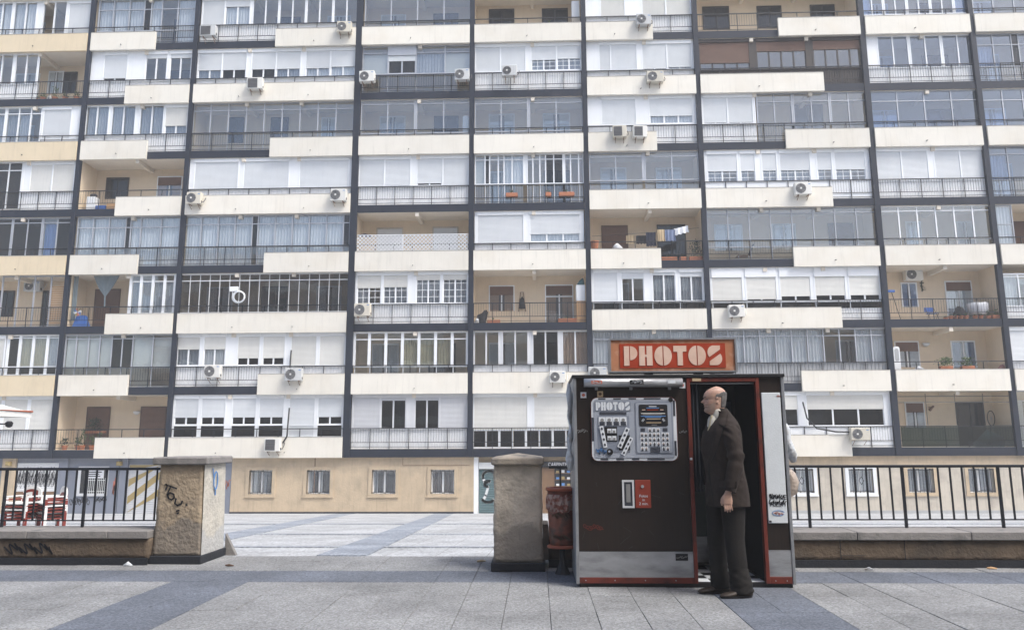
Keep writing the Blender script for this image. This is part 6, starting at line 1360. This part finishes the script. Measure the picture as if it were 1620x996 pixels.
# flower-box balcony
for x, lb in ((18.0, 'left of two bushy flower boxes on a parapet right of the booth'), (18.94, 'right of two bushy flower boxes on a parapet right of the booth')): plant(x, D + .12, F(1) + .545, lb, .34, .36, 260, 'box', 'leaf', .28, .16)
ib = thing('ironing_board', (16.0, D + .2, F(1)), 'white board leaning beside the dark column of the flower-box balcony', 'board'); MB().prism([(x, z) for x, z in rrect(15.82, 16.1, F(1) + .5, F(1) + 1.6, .1)], D + .18, D + .21).build('board', 'white', ib); MB().prism(rrect(15.87, 16.05, F(1) + .95, F(1) + 1.5, .08), D + .172, D + .179).build('cover', 'sheet_grey', ib); MB().bar((15.9, D + .22, F(1) + .002), (15.9, D + .215, F(1) + .55), .012, 6).build('leg', 'alu', ib); MB().bar((16.02, D + .22, F(1) + .002), (16.02, D + .215, F(1) + .55), .012, 6).build('leg', 'alu', ib)
place('toy_heap', crumple([(16.7, D + .25, F(1) + .54), (16.85, D + .25, F(1) + .62), (17.1, D + .25, F(1) + .57)], [.05, .1, .05], 10, 7, .06), 'film', 'pale crumpled toy on the parapet edge, left part of the flower-box balcony', 'toy', None, True); place('toy_heap', crumple([(20.3, D + .25, F(1) + .56), (20.5, D + .25, F(1) + .65), (20.7, D + .25, F(1) + .6)], [.04, .12, .05], 10, 17, .08), 'lip', 'pinkish toy at the right end of the flower-box balcony', 'toy', None, True)
# lowest right balcony: cage frame, tarp heap, bicycle wheel
cg = thing('netting_frame', (18.1, D + .02, F(0)), 'dark pole frame with net enclosing the lowest right balcony', 'frame')
for z in (2.18, 1.92): MB().bar((15.75, D + .02, F(0) + z), (20.5, D + .02, F(0) + z), .016, 6).build('rail', 'rail', cg)
for x in (16.95, 18.2, 19.4): MB().bar((x, D + .025, F(0) + .93), (x, D + .025, F(0) + 2.3), .014, 6).build('post', 'rail', cg)
glass('net', (0.38, 0.46, 0.46), 1.05); MB().box(15.76, 20.5, D + .001, D + .004, F(0) + .02, F(0) + .87).build('net', 'net', cg)
place('tarp_heap', crumple([(19.2, D + .5, F(0) + .05), (19.8, D + .5, F(0) + .3), (20.3, D + .5, F(0) + .2)], [.2, .38, .22], 14, 15, .12), 'teal_tarp', 'dark teal tarpaulin heap on the lowest right balcony', 'tarpaulin', None, True)
bw = thing('bicycle_wheel', (20.35, D + 1.1, F(0) + 1.15), 'bicycle wheel hanging on the lowest right balcony wall', 'wheel'); tr_ = arc(20.3, F(0) + 1.25, .16, .33, 0, 360, 22); MB().tube([(x, D + 1.1, z) for x, z in tr_], .018, 6).build('tyre', 'black', bw)
for i in range(0, 22, 2): MB().bar((20.3, D + 1.1, F(0) + 1.25), (tr_[i][0], D + 1.1, tr_[i][1]), .004, 4).build('spoke', 'alu', bw)
# odds and ends behind glass
hz_ = thing('hose_coil', (-13.7, D - .17, F(2) + .6), 'white coiled hose hung in front of dark glazing', 'hose')
for i in range(3): MB().tube([(x, D + .0 - .02 * i, z) for x, z in arc(-13.7 + .02 * i, F(2) + 1.30, .30 - .03 * i, .28 - .02 * i, 0, 360, 22)], .022, 6).build('coil', 'white', hz_, True)
place('notice_box', MB().cbox(-14.12, -13.72, D - .06, D + .02, F(2) + 1.55, F(2) + 1.78, .02).box(-14.0, -13.97, D - .02, D + .0, F(2) + 1.3, F(2) + 1.549), 'white', 'small white box above the coiled hose', 'box')
wh = thing('boiler', (2.1, D + .6, F(7)), 'white wall boiler beside the column on the top open balcony', 'boiler'); MB().cbox(1.85, 2.24, D + .3, D + .65, F(7) + 1.05, F(7) + 1.95, .02).build('body', 'white', wh); MB().box(1.85, 2.24, D + .31, D + .64, F(7) + .002, F(7) + 1.049).build('stand', 'plaster_pale', wh)
place('boiler', MB().cbox(-3.45, -3.15, D + .3, D + .6, F(5) + .7, F(5) + 1.7, .05).box(-3.35, -3.25, D + .4, D + .5, F(5) + .002, F(5) + .699), 'white', 'tall white boiler behind glass at the right end of a glazed balcony', 'boiler')
plant(1.9, D + .25, F(7) + .5, 'terracotta window box on the top open balcony', .1, .06, 6, 'box', 'leaf', .3, .18); plant(.76, D + .25, F(7) + .55, 'small cactus pot on the top open balcony parapet', .06, .2, 20, 'round', 'leaf', .08, .12)
# litter on the paving
for i, (x, y, m_, lb) in enumerate(((-4.35, 8.12, 'film', 'crumpled white paper lying by the left gate pillar foot'), (-3.25, 8.1, 'wood_dark', 'brown dead leaf on the paving right of the left gate pillar'), (-.62, 8.4, 'cloth_tan', 'small brown scrap on the paving left of the middle pillar'), (3.3, 7.95, 'film', 'white scrap on the paving by the right low wall'), (4.55, 8.02, 'wood_pine', 'yellow-brown leaf litter at the foot of the right low wall'))):
    place('litter', crumple([(x - .04, y, .01), (x, y, .02), (x + .05, y, .01)], [.008, .014 if i else .026, .006], 7, i, .012), m_, lb, 'litter')
# ------------------------------------------------------------------ the thin haze that fades the block
hz_m = bpy.data.materials.new('haze_air'); hz_m.use_nodes = True; n_ = hz_m.node_tree.nodes; n_.clear()
pv = n_.new('ShaderNodeVolumePrincipled'); pv.inputs['Color'].default_value = (0.93, 0.95, 0.98, 1); pv.inputs['Density'].default_value = 0.0019; pv.inputs['Anisotropy'].default_value = 0.0
ho = n_.new('ShaderNodeOutputMaterial'); hz_m.node_tree.links.new(pv.outputs[0], ho.inputs['Volume']); MATS['haze_air'] = hz_m
hz_o = MB().box(-165, 165, -125, 405, ZB - 1.0, TOP + 1.6).build('haze', 'haze_air'); tag(hz_o, kind='stuff')
sc.cycles.volume_bounces = 1
